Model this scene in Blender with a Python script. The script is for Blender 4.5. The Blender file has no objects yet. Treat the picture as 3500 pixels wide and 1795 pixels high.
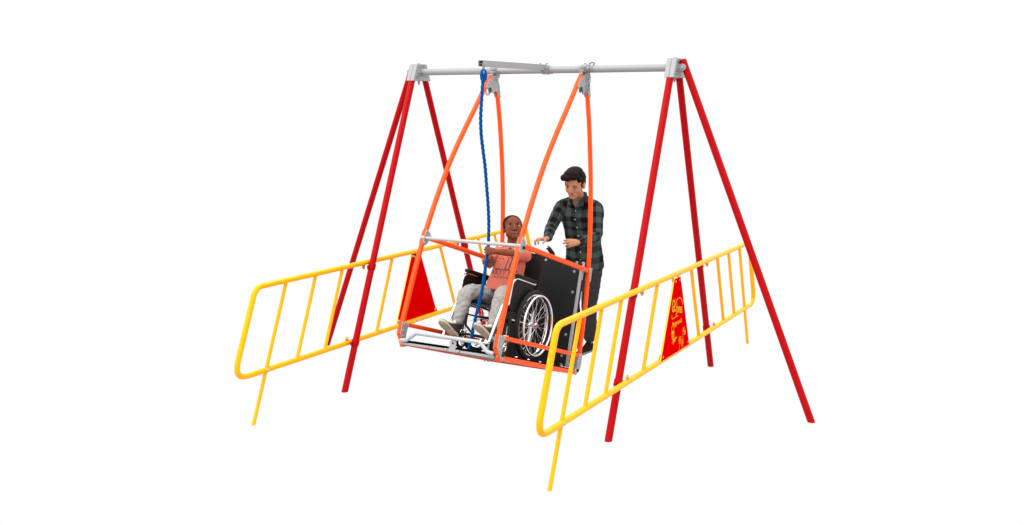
import bpy, bmesh, math, random
import numpy as np
from mathutils import Vector, Matrix, noise
from mathutils.bvhtree import BVHTree

PI = math.pi
SC = bpy.context.scene
COL = SC.collection
random.seed(7)

# ------------------------------------------------------------------ camera, world, lamp, exposure
cam = bpy.data.cameras.new('camera')
cam.lens = 36 * 3312.36 / 3500
cam.sensor_width = 36
cam.clip_start = 0.05
cam.clip_end = 600
cam_o = bpy.data.objects.new('camera', cam)
COL.objects.link(cam_o)
cam_o.location = (3.8811, -7.2189, 2.3857)
cam_o.rotation_euler = (PI / 2 - 0.164366, 0, 0.51903)
SC.camera = cam_o

W = bpy.data.worlds.new('World')
SC.world = W
W.use_nodes = True
nt = W.node_tree
nt.nodes.clear()
wo = nt.nodes.new('ShaderNodeOutputWorld')
bg = nt.nodes.new('ShaderNodeBackground')
tc = nt.nodes.new('ShaderNodeTexCoord')
sx = nt.nodes.new('ShaderNodeSeparateXYZ')
mr = nt.nodes.new('ShaderNodeMapRange')
mr.inputs['From Min'].default_value = 0.0
mr.inputs['From Max'].default_value = 1.0
mr.inputs['To Min'].default_value = 1.0
mr.inputs['To Max'].default_value = 3.0
bg.inputs['Color'].default_value = (1, 1, 1, 1)
nt.links.new(tc.outputs['Generated'], sx.inputs[0])
nt.links.new(sx.outputs['Z'], mr.inputs['Value'])
nt.links.new(mr.outputs['Result'], bg.inputs['Strength'])
nt.links.new(bg.outputs[0], wo.inputs['Surface'])

al = bpy.data.lights.new('softbox_lamp', 'AREA')
al.shape = 'RECTANGLE'
al.size = 5
al.size_y = 4
al.energy = 330
alo = bpy.data.objects.new('softbox_lamp', al)
COL.objects.link(alo)
alo.location = (-2.5, -6.0, 7.5)
alo.rotation_euler = (Vector((0, 0, 1.2)) - Vector(alo.location)).to_track_quat('-Z', 'Y').to_euler()

SC.view_settings.view_transform = 'Standard'
SC.view_settings.look = 'None'
SC.view_settings.exposure = 0
SC.view_settings.gamma = 1
SC.view_settings.use_curve_mapping = False


# ------------------------------------------------------------------ materials
def s2l(c):
    return tuple(((v / 255) / 12.92 if v <= 10 else (((v / 255) + .055) / 1.055) ** 2.4) for v in c)


def mat(name, base, rough=.5, metal=0.0, spec=.3, nscale=0, namt=0.0, bump=0.0, bscale=200, coat=0.0, stretch=(1, 1, 1), sheen=0):
    """base: linear rgb; namt: brightness variation by noise; bump: noise bump strength"""
    m = bpy.data.materials.new(name)
    m.use_nodes = True
    t = m.node_tree
    b = t.nodes['Principled BSDF']
    b.inputs['Base Color'].default_value = (*base, 1)
    b.inputs['Roughness'].default_value = rough
    b.inputs['Metallic'].default_value = metal
    b.inputs['Specular IOR Level'].default_value = spec
    b.inputs['Coat Weight'].default_value = coat
    b.inputs['Coat Roughness'].default_value = .08
    if sheen:
        b.inputs['Sheen Weight'].default_value = sheen
    tcn = t.nodes.new('ShaderNodeTexCoord')
    mp = t.nodes.new('ShaderNodeMapping')
    mp.inputs['Scale'].default_value = stretch
    t.links.new(tcn.outputs['Object'], mp.inputs[0])
    if namt:
        n = t.nodes.new('ShaderNodeTexNoise')
        n.inputs['Scale'].default_value = nscale
        n.inputs['Detail'].default_value = 5
        t.links.new(mp.outputs[0], n.inputs['Vector'])
        r = t.nodes.new('ShaderNodeMapRange')
        r.inputs['From Min'].default_value = .25
        r.inputs['From Max'].default_value = .75
        r.inputs['To Min'].default_value = 1 - namt
        r.inputs['To Max'].default_value = 1 + namt
        t.links.new(n.outputs['Fac'], r.inputs['Value'])
        mx = t.nodes.new('ShaderNodeVectorMath')
        mx.operation = 'SCALE'
        mx.inputs[0].default_value = base
        t.links.new(r.outputs['Result'], mx.inputs['Scale'])
        t.links.new(mx.outputs[0], b.inputs['Base Color'])
    if bump:
        n2 = t.nodes.new('ShaderNodeTexNoise')
        n2.inputs['Scale'].default_value = bscale
        n2.inputs['Detail'].default_value = 3
        t.links.new(mp.outputs[0], n2.inputs['Vector'])
        bp = t.nodes.new('ShaderNodeBump')
        bp.inputs['Strength'].default_value = bump
        bp.inputs['Distance'].default_value = .002
        t.links.new(n2.outputs['Fac'], bp.inputs['Height'])
        t.links.new(bp.outputs[0], b.inputs['Normal'])
    return m


M = {}
M['red'] = mat('red_powder_coat', (.37, .0025, .004), .30, spec=.06, nscale=30, namt=.05, bump=.04, bscale=260)
M['yellow'] = mat('yellow_powder_coat', (.86, .375, .002), .32, spec=.12, nscale=25, namt=.04, bump=.04, bscale=260)
M['orange'] = mat('orange_powder_coat', (.90, .078, .007), .28, spec=.12, nscale=25, namt=.04, bump=.03, bscale=260)
M['galv'] = mat('galvanised_steel', (.28, .28, .285), .5, metal=.15, spec=.4, nscale=260, namt=.04, bump=.12, bscale=420)
M['plate'] = mat('grey_steel_plate', (.29, .29, .295), .5, metal=.15, spec=.4, nscale=80, namt=.08, bump=.08, bscale=500)
M['plate_dark'] = mat('dark_grey_steel', (.27, .27, .27), .5, metal=.3, spec=.4, nscale=80, namt=.1)  # slightly darker grey steel for seams, lettering, pivot blocks and joists
M['bolt'] = mat('zinc_bolt', (.36, .36, .37), .4, metal=.3, nscale=300, namt=.15)
M['tubegrey'] = mat('pale_grey_tube', (.36, .365, .37), .35, spec=.35, nscale=50, namt=.05, bump=.03)
M['chrome'] = mat('chrome', (.80, .78, .77), .06, metal=1.0, nscale=40, namt=.02)
M['spoke'] = mat('spoke_steel', (.85, .84, .84), .2, metal=1.0, nscale=40, namt=.05)
M['chain'] = mat('chain_steel', (.26, .26, .26), .4, metal=.8, nscale=200, namt=.2)
M['black_panel'] = mat('black_phenolic_panel', (.0125, .0125, .0125), .6, spec=.12, nscale=300, namt=.2, bump=.15, bscale=700)
M['black_edge'] = mat('black_board_edge', (.0015, .0015, .0015), .8, spec=.02, nscale=100, namt=.1)
M['vinyl'] = mat('black_vinyl', (.010, .0095, .009), .55, spec=.14, nscale=90, namt=.2, bump=.25, bscale=500)
M['rubber'] = mat('black_rubber', (.013, .012, .012), .6, spec=.18, nscale=60, namt=.15)
M['blackpaint'] = mat('black_painted_steel', (.012, .011, .011), .35, spec=.25, nscale=40, namt=.1)
M['cap'] = mat('black_plastic_cap', (.012, .012, .012), .4, spec=.25, nscale=40, namt=.1)
M['rope'] = mat('blue_rope', (.0005, .072, .265), .6, spec=.05, nscale=140, namt=.25, bump=.5, bscale=600)
M['board_red'] = mat('red_board', (.58, .0, .0), .7, spec=.0, nscale=30, namt=.02)
M['board_yellow'] = mat('yellow_board_core', (.9, .75, .003), .6, spec=.02, nscale=30, namt=.03)
M['engrave'] = mat('yellow_engraving', (.70, .42, .01), .7, spec=.05, nscale=100, namt=.1)
M['white_plastic'] = mat('white_nylon', (.8, .8, .8), .4, nscale=20, namt=.02)
M['skin_boy'] = mat('brown_skin', (.172, .050, .023), .55, spec=.10, nscale=25, namt=.16, bump=.1, bscale=300)
M['skin_man'] = mat('light_tan_skin', (.42, .190, .112), .55, spec=.08, nscale=25, namt=.12, bump=.08, bscale=300)
M['hair_man'] = mat('dark_brown_hair', (.0105, .0062, .0056), .6, spec=.05, nscale=60, namt=.5, bump=.9, bscale=120, stretch=(.25, 1.2, 2.2))
M['hair_boy'] = mat('cropped_black_hair', (.022, .012, .009), .85, spec=.03, nscale=400, namt=.3, bump=.5, bscale=900)
M['eye_white'] = mat('eye_white', (.52, .50, .48), .3, nscale=40, namt=.03)
M['iris'] = mat('dark_iris', (.004, .003, .002), .4, spec=.08, nscale=40, namt=.1)
M['lip_boy'] = mat('brown_lips', (.19, .060, .052), .45, nscale=80, namt=.1)
M['lip_man'] = mat('pink_lips', (.37, .105, .085), .45, nscale=80, namt=.1)
M['brow'] = mat('dark_brow', (.035, .018, .012), .8, spec=.05, nscale=400, namt=.4)
M['brow_boy'] = mat('dark_brow_boy', (.062, .020, .011), .8, spec=.05, nscale=400, namt=.4)
M['nail'] = mat('finger_nail', (.46, .26, .20), .35, nscale=80, namt=.05)
M['tee'] = mat('coral_cotton', (.52, .135, .095), .9, spec=.05, nscale=120, namt=.16, bump=.3, bscale=700, stretch=(1, 1, 3))
M['teedark'] = mat('dark_print_ink', (.100, .046, .040), .9, spec=.03, nscale=260, namt=.5)
M['jogger'] = mat('grey_marl_jersey', (.29, .272, .258), .9, spec=.05, nscale=70, namt=.20, bump=.35, bscale=500, stretch=(3, 3, 1))
M['piping'] = mat('pale_piping', (.45, .44, .42), .9, nscale=40, namt=.05)
M['jeans'] = mat('black_denim', (.033, .030, .030), .9, spec=.06, nscale=60, namt=.35, bump=.4, bscale=500, stretch=(1, 1, .3))
M['shoe_black'] = mat('black_suede', (.009, .007, .007), .8, spec=.08, nscale=60, namt=.5, bump=.3)
M['sole_white'] = mat('white_sole', (.15, .145, .14), .6, nscale=60, namt=.08)
M['sole_cream'] = mat('cream_sole', (.43, .36, .27), .7, spec=.1, nscale=30, namt=.08)
M['shoe_brown'] = mat('brown_grey_leather', (.034, .026, .025), .55, spec=.2, nscale=70, namt=.35, bump=.3)
M['shoe_lace'] = mat('cream_laces', (.60, .53, .42), .8, nscale=60, namt=.1)
M['shirt_in'] = mat('button_pink', (.55, .40, .38), .5, nscale=60, namt=.1)


def plaid_material():
    m = bpy.data.materials.new('plaid_flannel')
    m.use_nodes = True
    t = m.node_tree
    b = t.nodes['Principled BSDF']
    b.inputs['Roughness'].default_value = .95
    b.inputs['Specular IOR Level'].default_value = .04
    at = t.nodes.new('ShaderNodeAttribute')
    at.attribute_name = 'cloth'
    sp = t.nodes.new('ShaderNodeSeparateXYZ')
    nz = t.nodes.new('ShaderNodeTexNoise')
    nz.inputs['Scale'].default_value = 14
    ad = t.nodes.new('ShaderNodeVectorMath')
    ad.operation = 'MULTIPLY_ADD'
    ad.inputs[1].default_value = (.012, .012, .012)
    t.links.new(nz.outputs['Color'], ad.inputs[0])
    t.links.new(at.outputs['Vector'], ad.inputs[2])
    t.links.new(ad.outputs[0], sp.inputs[0])

    def stripe(out, period):
        a = t.nodes.new('ShaderNodeMath')
        a.operation = 'PINGPONG'
        a.inputs[1].default_value = period
        t.links.new(out, a.inputs[0])
        s = t.nodes.new('ShaderNodeMapRange')
        s.inputs['From Min'].default_value = period * .5 - .0012
        s.inputs['From Max'].default_value = period * .5 + .0012
        t.links.new(a.outputs[0], s.inputs['Value'])
        return s.outputs['Result']
    u = stripe(sp.outputs['X'], .053)
    v = stripe(sp.outputs['Y'], .056)
    sm = t.nodes.new('ShaderNodeMath')
    sm.operation = 'ADD'
    t.links.new(u, sm.inputs[0])
    t.links.new(v, sm.inputs[1])
    hf = t.nodes.new('ShaderNodeMath')
    hf.operation = 'MULTIPLY'
    hf.inputs[1].default_value = .5
    t.links.new(sm.outputs[0], hf.inputs[0])
    cr = t.nodes.new('ShaderNodeValToRGB')
    cr.color_ramp.elements[0].position = 0
    cr.color_ramp.elements[0].color = (.0105, .0062, .0074, 1)
    cr.color_ramp.elements[1].position = 1
    cr.color_ramp.elements[1].color = (.042, .070, .067, 1)
    e = cr.color_ramp.elements.new(.5)
    e.color = (.0290, .0310, .0310, 1)
    t.links.new(hf.outputs[0], cr.inputs['Fac'])
    n3 = t.nodes.new('ShaderNodeTexNoise')
    n3.inputs['Scale'].default_value = 220
    mr3 = t.nodes.new('ShaderNodeMapRange')
    mr3.inputs['To Min'].default_value = .72
    mr3.inputs['To Max'].default_value = 1.28
    t.links.new(n3.outputs['Fac'], mr3.inputs['Value'])
    vs = t.nodes.new('ShaderNodeVectorMath')
    vs.operation = 'SCALE'
    t.links.new(cr.outputs['Color'], vs.inputs[0])
    t.links.new(mr3.outputs['Result'], vs.inputs['Scale'])
    t.links.new(vs.outputs[0], b.inputs['Base Color'])
    bp = t.nodes.new('ShaderNodeBump')
    bp.inputs['Strength'].default_value = .3
    bp.inputs['Distance'].default_value = .002
    t.links.new(n3.outputs['Fac'], bp.inputs['Height'])
    t.links.new(bp.outputs[0], b.inputs['Normal'])
    return m


M['plaid'] = plaid_material()


# ------------------------------------------------------------------ mesh builder
def V(*a):
    return Vector(a) if len(a) > 1 else Vector(a[0])


def catmull(pts, n=6):
    P = [V(p) for p in pts]
    out = []
    for i in range(len(P) - 1):
        p0 = P[i - 1] if i > 0 else P[0] * 2 - P[1]
        p1, p2 = P[i], P[i + 1]
        p3 = P[i + 2] if i + 2 < len(P) else P[-1] * 2 - P[-2]
        for k in range(n):
            t = k / n
            out.append(.5 * ((2 * p1) + (p2 - p0) * t + (2 * p0 - 5 * p1 + 4 * p2 - p3) * t * t + (3 * p1 - p0 - 3 * p2 + p3) * t ** 3))
    out.append(P[-1])
    return out


def lerp_list(r, n):
    """resample a list of scalars to n values"""
    if not isinstance(r, (list, tuple)):
        return [r] * n
    return [float(x) for x in np.interp(np.linspace(0, 1, n), np.linspace(0, 1, len(r)), r)]


def fillet(pts, rad, n=8):
    """polyline with rounded corners"""
    P = [V(p) for p in pts]
    out = [P[0]]
    for i in range(1, len(P) - 1):
        a, b, c = P[i - 1], P[i], P[i + 1]
        u = (a - b).normalized()
        w = (c - b).normalized()
        ang = u.angle(w)
        d = min(rad / math.tan(ang / 2), (a - b).length * .49, (c - b).length * .49)
        s, e = b + u * d, b + w * d
        for k in range(n + 1):
            t = k / n
            out.append(s * (1 - t) ** 2 + b * 2 * t * (1 - t) + e * t * t)
    out.append(P[-1])
    return out


EACH = {'arm_bolt': .02, 'bolt': .03, 'lug_bolt': .02, 'clamp_bolt': .06, 'plate_bolt': .012, 'board_screw': .02, 'panel_screw': .02, 'deck_screw': .02, 'joist_bolt': .02, 'shirt_button': .01, 'fingernail': .004, 'nostril': .003, 'collar_tab': .02}


class MB:
    def __init__(self, off=(0, 0, 0)):
        self.v = []
        self.f = []
        self.m = []
        self.off = V(off)
        self.cur = 0

    def add(self, vs, fs):
        o = len(self.v)
        self.v += [V(p) - self.off for p in vs]
        self.f += [tuple(i + o for i in f) for f in fs]
        self.m += [self.cur] * len(fs)

    def rings(self, R, caps=True, closed=False):
        n = len(R[0])
        vs = [p for r in R for p in r]
        fs = []
        k = len(R)
        for i in range(k if closed else k - 1):
            a = i * n
            b = ((i + 1) % k) * n
            for j in range(n):
                fs.append((a + j, a + (j + 1) % n, b + (j + 1) % n, b + j))
        if caps and not closed:
            fs.append(tuple(range(n))[::-1])
            fs.append(tuple(range((k - 1) * n, k * n)))
        self.add(vs, fs)

    def tube(self, pts, r, seg=14, closed=False, caps=True, round_ends=False, flat=None, up=None, startcut=None, endcut=None):
        P = [V(p) for p in pts]
        n = len(P)
        rr = lerp_list(r, n)
        T = []
        for i in range(n):
            if closed:
                d = P[(i + 1) % n] - P[i - 1]
            else:
                d = P[min(i + 1, n - 1)] - P[max(i - 1, 0)]
            T.append(d.normalized())
        ref = V(up) if up is not None else (V(0, 0, 1) if abs(T[0].z) < .9 else V(1, 0, 0))
        a = (ref - T[0] * ref.dot(T[0])).normalized()
        R = []
        items = list(range(n))
        for i in items:
            if i > 0:
                ax = T[i - 1].cross(T[i])
                if ax.length > 1e-7:
                    a = Matrix.Rotation(T[i - 1].angle(T[i]), 3, ax.normalized()) @ a
                a = (a - T[i] * a.dot(T[i])).normalized()
            b = T[i].cross(a)
            fa, fb = (flat if flat else (1, 1))
            ring = [P[i] + a * (math.cos(2 * PI * k / seg) * rr[i] * fa) + b * (math.sin(2 * PI * k / seg) * rr[i] * fb) for k in range(seg)]
            R.append(ring)
            if round_ends and i in (0, n - 1):
                ex = []
                sgn = -1 if i == 0 else 1
                for s in (.4, .7, .9, .98):
                    c = math.sqrt(1 - s * s)
                    ctr = P[i] + T[i] * sgn * rr[i] * s
                    ex.append([ctr + (p - P[i]) * c for p in ring])
                if i == 0:
                    R = ex[::-1] + R
                else:
                    R = R + ex
        if startcut is not None:
            c, nn = V(startcut[0]), V(startcut[1]).normalized()
            R[0] = [p - T[0] * ((p - c).dot(nn) / T[0].dot(nn)) for p in R[0]]
        if endcut is not None:
            c, nn = V(endcut[0]), V(endcut[1]).normalized()
            R[-1] = [p - T[-1] * ((p - c).dot(nn) / T[-1].dot(nn)) for p in R[-1]]
        self.rings(R, caps, closed)

    def sq(self, pts, w, h, side=(1, 0, 0), ch=.004, caps=True):
        """rectangular section swept along pts; w along side, h across"""
        P = [V(p) for p in pts]
        n = len(P)
        s = V(side).normalized()
        R = []
        for i in range(n):
            if i == 0:
                d = (P[1] - P[0]).normalized()
                k = 1
            elif i == n - 1:
                d = (P[-1] - P[-2]).normalized()
                k = 1
            else:
                d1 = (P[i] - P[i - 1]).normalized()
                d2 = (P[i + 1] - P[i]).normalized()
                d = (d1 + d2).normalized()
                k = 1 / max(.3, d.dot(d1))
            u = d.cross(s).normalized()
            hw, hh = w / 2, h / 2
            c = ch
            prof = []
            for (sx_, sy_) in ((1, 1), (-1, 1), (-1, -1), (1, -1)):
                arcs = [(hw - c, hh), (hw - c * .3, hh - c * .3), (hw, hh - c)]
                if sx_ * sy_ > 0:
                    arcs = arcs[::-1]
                prof += [(sx_ * x, sy_ * y) for x, y in arcs]
            R.append([P[i] + s * x + u * (y * k) for x, y in prof])
        self.rings(R, caps)

    def box(self, c, size, R=None):
        c = V(c)
        x, y, z = [q / 2 for q in size]
        vs = [V(a * x, b * y, d * z) for a in (-1, 1) for b in (-1, 1) for d in (-1, 1)]
        if R is not None:
            vs = [R @ p for p in vs]
        self.add([c + p for p in vs], [(0, 1, 3, 2), (4, 6, 7, 5), (0, 4, 5, 1), (2, 3, 7, 6), (0, 2, 6, 4), (1, 5, 7, 3)])

    def prism(self, poly, x0, x1, ax='x'):
        """poly in the two other axes (y,z) | (x,z) | (x,y)"""
        def mk(a, b, t):
            return {'x': (t, a, b), 'y': (a, t, b), 'z': (a, b, t)}[ax]
        n = len(poly)
        vs = [mk(a, b, x0) for a, b in poly] + [mk(a, b, x1) for a, b in poly]
        fs = [tuple(range(n))[::-1], tuple(range(n, 2 * n))]
        fs += [(i, (i + 1) % n, n + (i + 1) % n, n + i) for i in range(n)]
        self.add(vs, fs)

    def cyl(self, a, b, r, seg=16):
        self.tube([a, b], r, seg)

    def ell(self, c, r, ax=None, nu=20, nv=12):
        """ellipsoid; ax: 3 axis vectors (rows)"""
        c = V(c)
        if not isinstance(r, (tuple, list)):
            r = (r, r, r)
        A = ax if ax else (V(1, 0, 0), V(0, 1, 0), V(0, 0, 1))
        vs = [c + A[2] * r[2]]
        for i in range(1, nv):
            th = PI * i / nv
            for j in range(nu):
                ph = 2 * PI * j / nu
                vs.append(c + A[0] * (r[0] * math.sin(th) * math.cos(ph)) + A[1] * (r[1] * math.sin(th) * math.sin(ph)) + A[2] * (r[2] * math.cos(th)))
        vs.append(c - A[2] * r[2])
        fs = [(0, 1 + j, 1 + (j + 1) % nu) for j in range(nu)]
        for i in range(nv - 2):
            for j in range(nu):
                a = 1 + i * nu
                fs.append((a + j, a + nu + j, a + nu + (j + 1) % nu, a + (j + 1) % nu))
        L = len(vs) - 1
        a = 1 + (nv - 2) * nu
        fs += [(L, a + (j + 1) % nu, a + j) for j in range(nu)]
        self.add(vs, fs)

    def torus(self, c, axis, R, r, n=48, seg=12, flat=None):
        axis = V(axis).normalized()
        a = (V(0, 0, 1) if abs(axis.z) < .9 else V(1, 0, 0)).cross(axis).normalized()
        b = axis.cross(a)
        self.tube([V(c) + a * (R * math.cos(2 * PI * k / n)) + b * (R * math.sin(2 * PI * k / n)) for k in range(n)], r, seg, closed=True, flat=flat, up=axis)

    def bolt(self, c, d, r=.009, h=.006, dome=True, washer=0):
        """head sitting at c and pointing along d"""
        c = V(c)
        d = V(d).normalized()
        if washer:
            self.tube([c - d * .001, c + d * .002], washer, 16)
            c = c + d * .002
        if dome:
            pr = [(1, -.2), (1, .15), (.9, .5), (.6, .85), (.25, 1.0)]
            a = (V(0, 0, 1) if abs(d.z) < .9 else V(1, 0, 0)).cross(d).normalized()
            b = d.cross(a)
            self.rings([[c + a * (math.cos(2 * PI * k / 12) * r * q) + b * (math.sin(2 * PI * k / 12) * r * q) + d * (h * t) for k in range(12)] for q, t in pr])
        else:
            self.tube([c - d * .001, c + d * h], r, 6)

    def build_each(self, name, mats, parent=None, smooth=35, bevel=0, near=.022):
        """every loose piece its own object; pieces whose centres lie closer than `near` stay together"""
        n = len(self.v)
        par = list(range(n))

        def find(a):
            while par[a] != a:
                par[a] = par[par[a]]
                a = par[a]
            return a
        for f in self.f:
            r0 = find(f[0])
            for i in f[1:]:
                par[find(i)] = r0
        isl = {}
        for i in range(n):
            isl.setdefault(find(i), []).append(i)
        groups = []
        for ids in isl.values():
            c = sum((self.v[i] for i in ids), V(0, 0, 0)) / len(ids)
            for g_ in groups:
                if (g_[0] - c).length < near:
                    g_[1].extend(ids)
                    break
            else:
                groups.append([c, list(ids)])
        out = []
        for c, ids in groups:
            idm = {i: k for k, i in enumerate(ids)}
            q_ = MB()
            q_.v = [self.v[i] for i in ids]
            q_.f = [tuple(idm[i] for i in f) for f in self.f if f[0] in idm]
            q_.m = [0] * len(q_.f)
            out.append(q_.build(name, mats, parent, smooth, bevel))
        return out

    def build(self, name, mats, parent=None, smooth=35, bevel=0, mesh_only=False):
        if name in EACH and not mesh_only:
            nm_, EACH[name] = EACH[name], 0
            try:
                if nm_:
                    return self.build_each(name, mats, parent, smooth, bevel, nm_)[0]
            finally:
                EACH[name] = nm_
        me = bpy.data.meshes.new(name)
        me.from_pydata([tuple(p) for p in self.v], [], self.f)
        if not isinstance(mats, (list, tuple)):
            mats = [mats]
        for q in mats:
            me.materials.append(q)
        if len(mats) > 1:
            me.polygons.foreach_set('material_index', self.m)
        me.update()
        if mesh_only:
            return me
        o = bpy.data.objects.new(name, me)
        COL.objects.link(o)
        if parent is not None:
            o.parent = parent
        if bevel:
            b = o.modifiers.new('bevel', 'BEVEL')
            b.width = bevel
            b.segments = 2
            b.limit_method = 'ANGLE'
            b.angle_limit = math.radians(50)
        finish(me, smooth)
        return o


def finish(me, smooth=35):
    if smooth:
        me.polygons.foreach_set('use_smooth', [True] * len(me.polygons))
        if smooth < 180:
            me.set_sharp_from_angle(angle=math.radians(smooth))


def soften(me, centre, rad, iters):
    """extra relaxation of the head so its forms flow together"""
    n = len(me.vertices)
    co = np.empty(n * 3)
    me.vertices.foreach_get('co', co)
    co = co.reshape(-1, 3)
    ed = np.empty(len(me.edges) * 2, dtype=np.int64)
    me.edges.foreach_get('vertices', ed)
    ed = ed.reshape(-1, 2)
    w = np.clip((rad - np.linalg.norm(co - np.array(centre), axis=1)) / .03, 0, 1)[:, None] * .5
    cnt = np.bincount(ed.ravel(), minlength=n)[:, None]
    for _ in range(iters):
        acc = np.zeros_like(co)
        np.add.at(acc, ed[:, 0], co[ed[:, 1]])
        np.add.at(acc, ed[:, 1], co[ed[:, 0]])
        co += (acc / np.maximum(cnt, 1) - co) * w
    me.vertices.foreach_set('co', co.ravel())
    me.update()


def skin_mesh(mb, name, mats, parent, voxel=.005, smooth=6, folds=None, post=None):
    """union of the pieces in mb as one continuous surface"""
    me = mb.build(name, mats, mesh_only=True)
    o = bpy.data.objects.new('tmp', me)
    COL.objects.link(o)
    r = o.modifiers.new('r', 'REMESH')
    r.mode = 'VOXEL'
    r.voxel_size = voxel
    r.adaptivity = 0
    if smooth:
        s = o.modifiers.new('s', 'SMOOTH')
        s.factor = .5
        s.iterations = smooth
    dg = bpy.context.evaluated_depsgraph_get()
    dg.update()
    ev = o.evaluated_get(dg)
    m2 = bpy.data.meshes.new_from_object(ev, preserve_all_data_layers=False, depsgraph=dg)
    bpy.data.objects.remove(o)
    m2.name = name
    m2.materials.clear()
    for q in (mats if isinstance(mats, (list, tuple)) else [mats]):
        m2.materials.append(q)
    if folds:
        amp, sc, st = folds
        n = len(m2.vertices)
        co = np.empty(n * 3)
        m2.vertices.foreach_get('co', co)
        co = co.reshape(-1, 3)
        no = np.array([tuple(v.normal) for v in m2.vertices])
        d = np.empty(n)
        for i in range(n):
            p = Vector((co[i, 0] * sc * st[0], co[i, 1] * sc * st[1], co[i, 2] * sc * st[2]))
            a = noise.noise(p)
            d[i] = (1 - abs(a) * 2.2) * .6 + noise.noise(p * 2.3 + Vector((5, 3, 1))) * .5
        co += no * (d * amp)[:, None]
        m2.vertices.foreach_set('co', co.ravel())
        m2.update()
    if post:
        post(m2)
    m2.polygons.foreach_set('use_smooth', [True] * len(m2.polygons))
    ob = bpy.data.objects.new(name, m2)
    COL.objects.link(ob)
    ob.parent = parent
    return ob


def tag(o, label=None, cat=None, group=None, kind=None):
    if label:
        o['label'] = label
    if cat:
        o['category'] = cat
    if group:
        o['group'] = group
    if kind:
        o['kind'] = kind
    return o


def empty(name, loc=(0, 0, 0), rot=(0, 0, 0), parent=None):
    o = bpy.data.objects.new(name, None)
    o.empty_display_size = .1
    COL.objects.link(o)
    o.location = loc
    o.rotation_euler = rot
    if parent:
        o.parent = parent
    return o


# ------------------------------------------------------------------ support frame
LEG_S = (1.1392 - .0988) / 2.576          # lean of the legs along y per metre of height


def leg_y(z):
    return 1.1392 - LEG_S * z


frame = empty('swing_frame', (0, 0, 0))
tag(frame, 'red steel two-tripod swing frame carrying the grey top beam', 'swing frame')
ZB = 2.6455
b = MB()
b.cyl((-1.17, 0, ZB), (1.17, 0, ZB), .030, 28)
b.build('top_beam', M['galv'], frame)
for sxx in (-1, 1):
    for sy in (-1, 1):
        b = MB()
        top = V(sxx * 1.201, sy * leg_y(2.572), 2.572)
        bot = V(sxx * 1.199, sy * 1.1392, 0)
        b.tube([top, bot], .0275, 28, startcut=((0, 0, 2.572), (0, 0, 1)), endcut=((0, 0, 0), (0, 0, 1)))
        lg = b.build('leg', M['red'], frame)
        # clamp rings holding the fence
        for z in (1.0, .388):
            c = V(sxx * 1.199, sy * leg_y(z), z)
            d = (top - bot).normalized()
            q = MB()
            q.tube([c - d * .024, c + d * .024], .0330, 28)
            q.box(c + V(0, -.046, 0), (.012, .03, .034))
            q.build('clamp_collar', M['red'], lg, bevel=.001)
    # outrigger
    b = MB()
    foot = V(sxx * 2.36, 0, 0)
    topo = V(sxx * 1.262, 0, 2.700)
    b.tube([topo, foot], .0275, 28, endcut=((0, 0, 0), (0, 0, 1)))
    br = b.build('brace_leg', M['red'], frame)
    q = MB()
    d = (topo - foot).normalized()
    q.tube([topo, topo + d * .0025], .0268, 24)
    q.build('end_cap', M['cap'], br)
    # head bracket: two cast halves with a seam
    k = MB()
    tz, bz = 2.716, 2.568
    for (xa, xb) in ((1.162, 1.1995), (1.2015, 1.241)):
        k.prism([(-.074, tz), (.074, tz), (.134, bz), (-.134, bz)], sxx * xa, sxx * xb)
    hb = k.build('head_bracket', M['plate'], frame, bevel=.004)
    k = MB()
    k.prism([(-.071, tz - .003), (.071, tz - .003), (.130, bz + .003), (-.130, bz + .003)], sxx * 1.1996, sxx * 1.2014)
    k.build('seam', M['plate_dark'], hb)
    k = MB()
    k.bolt((sxx * 1.199, 0, tz), (0, 0, 1), .014, .009, dome=False)
    k.tube([(sxx * 1.199, 0, bz), (sxx * 1.199, 0, bz - .022)], [.013, .013], 6)
    k.tube([(sxx * 1.199, 0, bz - .02), (sxx * 1.199, 0, bz - .034)], .0085, 12)
    k.bolt((sxx * 1.162, -.052, ZB - .004), (-sxx, 0, 0), .011, .008, dome=False)
    k.tube([(sxx * 1.16, -.052, ZB - .004), (sxx * 1.142, -.052, ZB - .004)], .006, 10)
    k.bolt((sxx * 1.162, .052, ZB - .004), (-sxx, 0, 0), .011, .008, dome=False)
    k.bolt((sxx * 1.241, -.055, ZB - .004), (sxx, 0, 0), .011, .008, dome=False)
    k.bolt((sxx * 1.241, .055, ZB - .004), (sxx, 0, 0), .011, .008, dome=False)
    k.build('bolt', M['bolt'], hb)
    # lug plates carrying the outrigger
    k = MB()
    for sy in (-1, 1):
        poly = [(1.229, ZB + .026), (1.275, ZB + .026)] + [(1.275 + .026 * math.sin(a), ZB + .026 * math.cos(a)) for a in np.linspace(.3, PI - .3, 9)] + [(1.275, ZB - .026), (1.229, ZB - .026)]
        poly = [(sxx * a, z) for a, z in poly]
        k.prism(poly, sy * .032, sy * .038, ax='y')
    k.box((sxx * 1.243, 0, ZB), (.005, .09, .052))
    lug = k.build('brace_lug', M['galv'], hb, bevel=.001)
    k = MB()
    for sy in (-1, 1):
        k.bolt((sxx * 1.275, sy * .038, ZB), (0, sy, 0), .012, .007, dome=False)
    k.build('lug_bolt', M['bolt'], hb)


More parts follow.
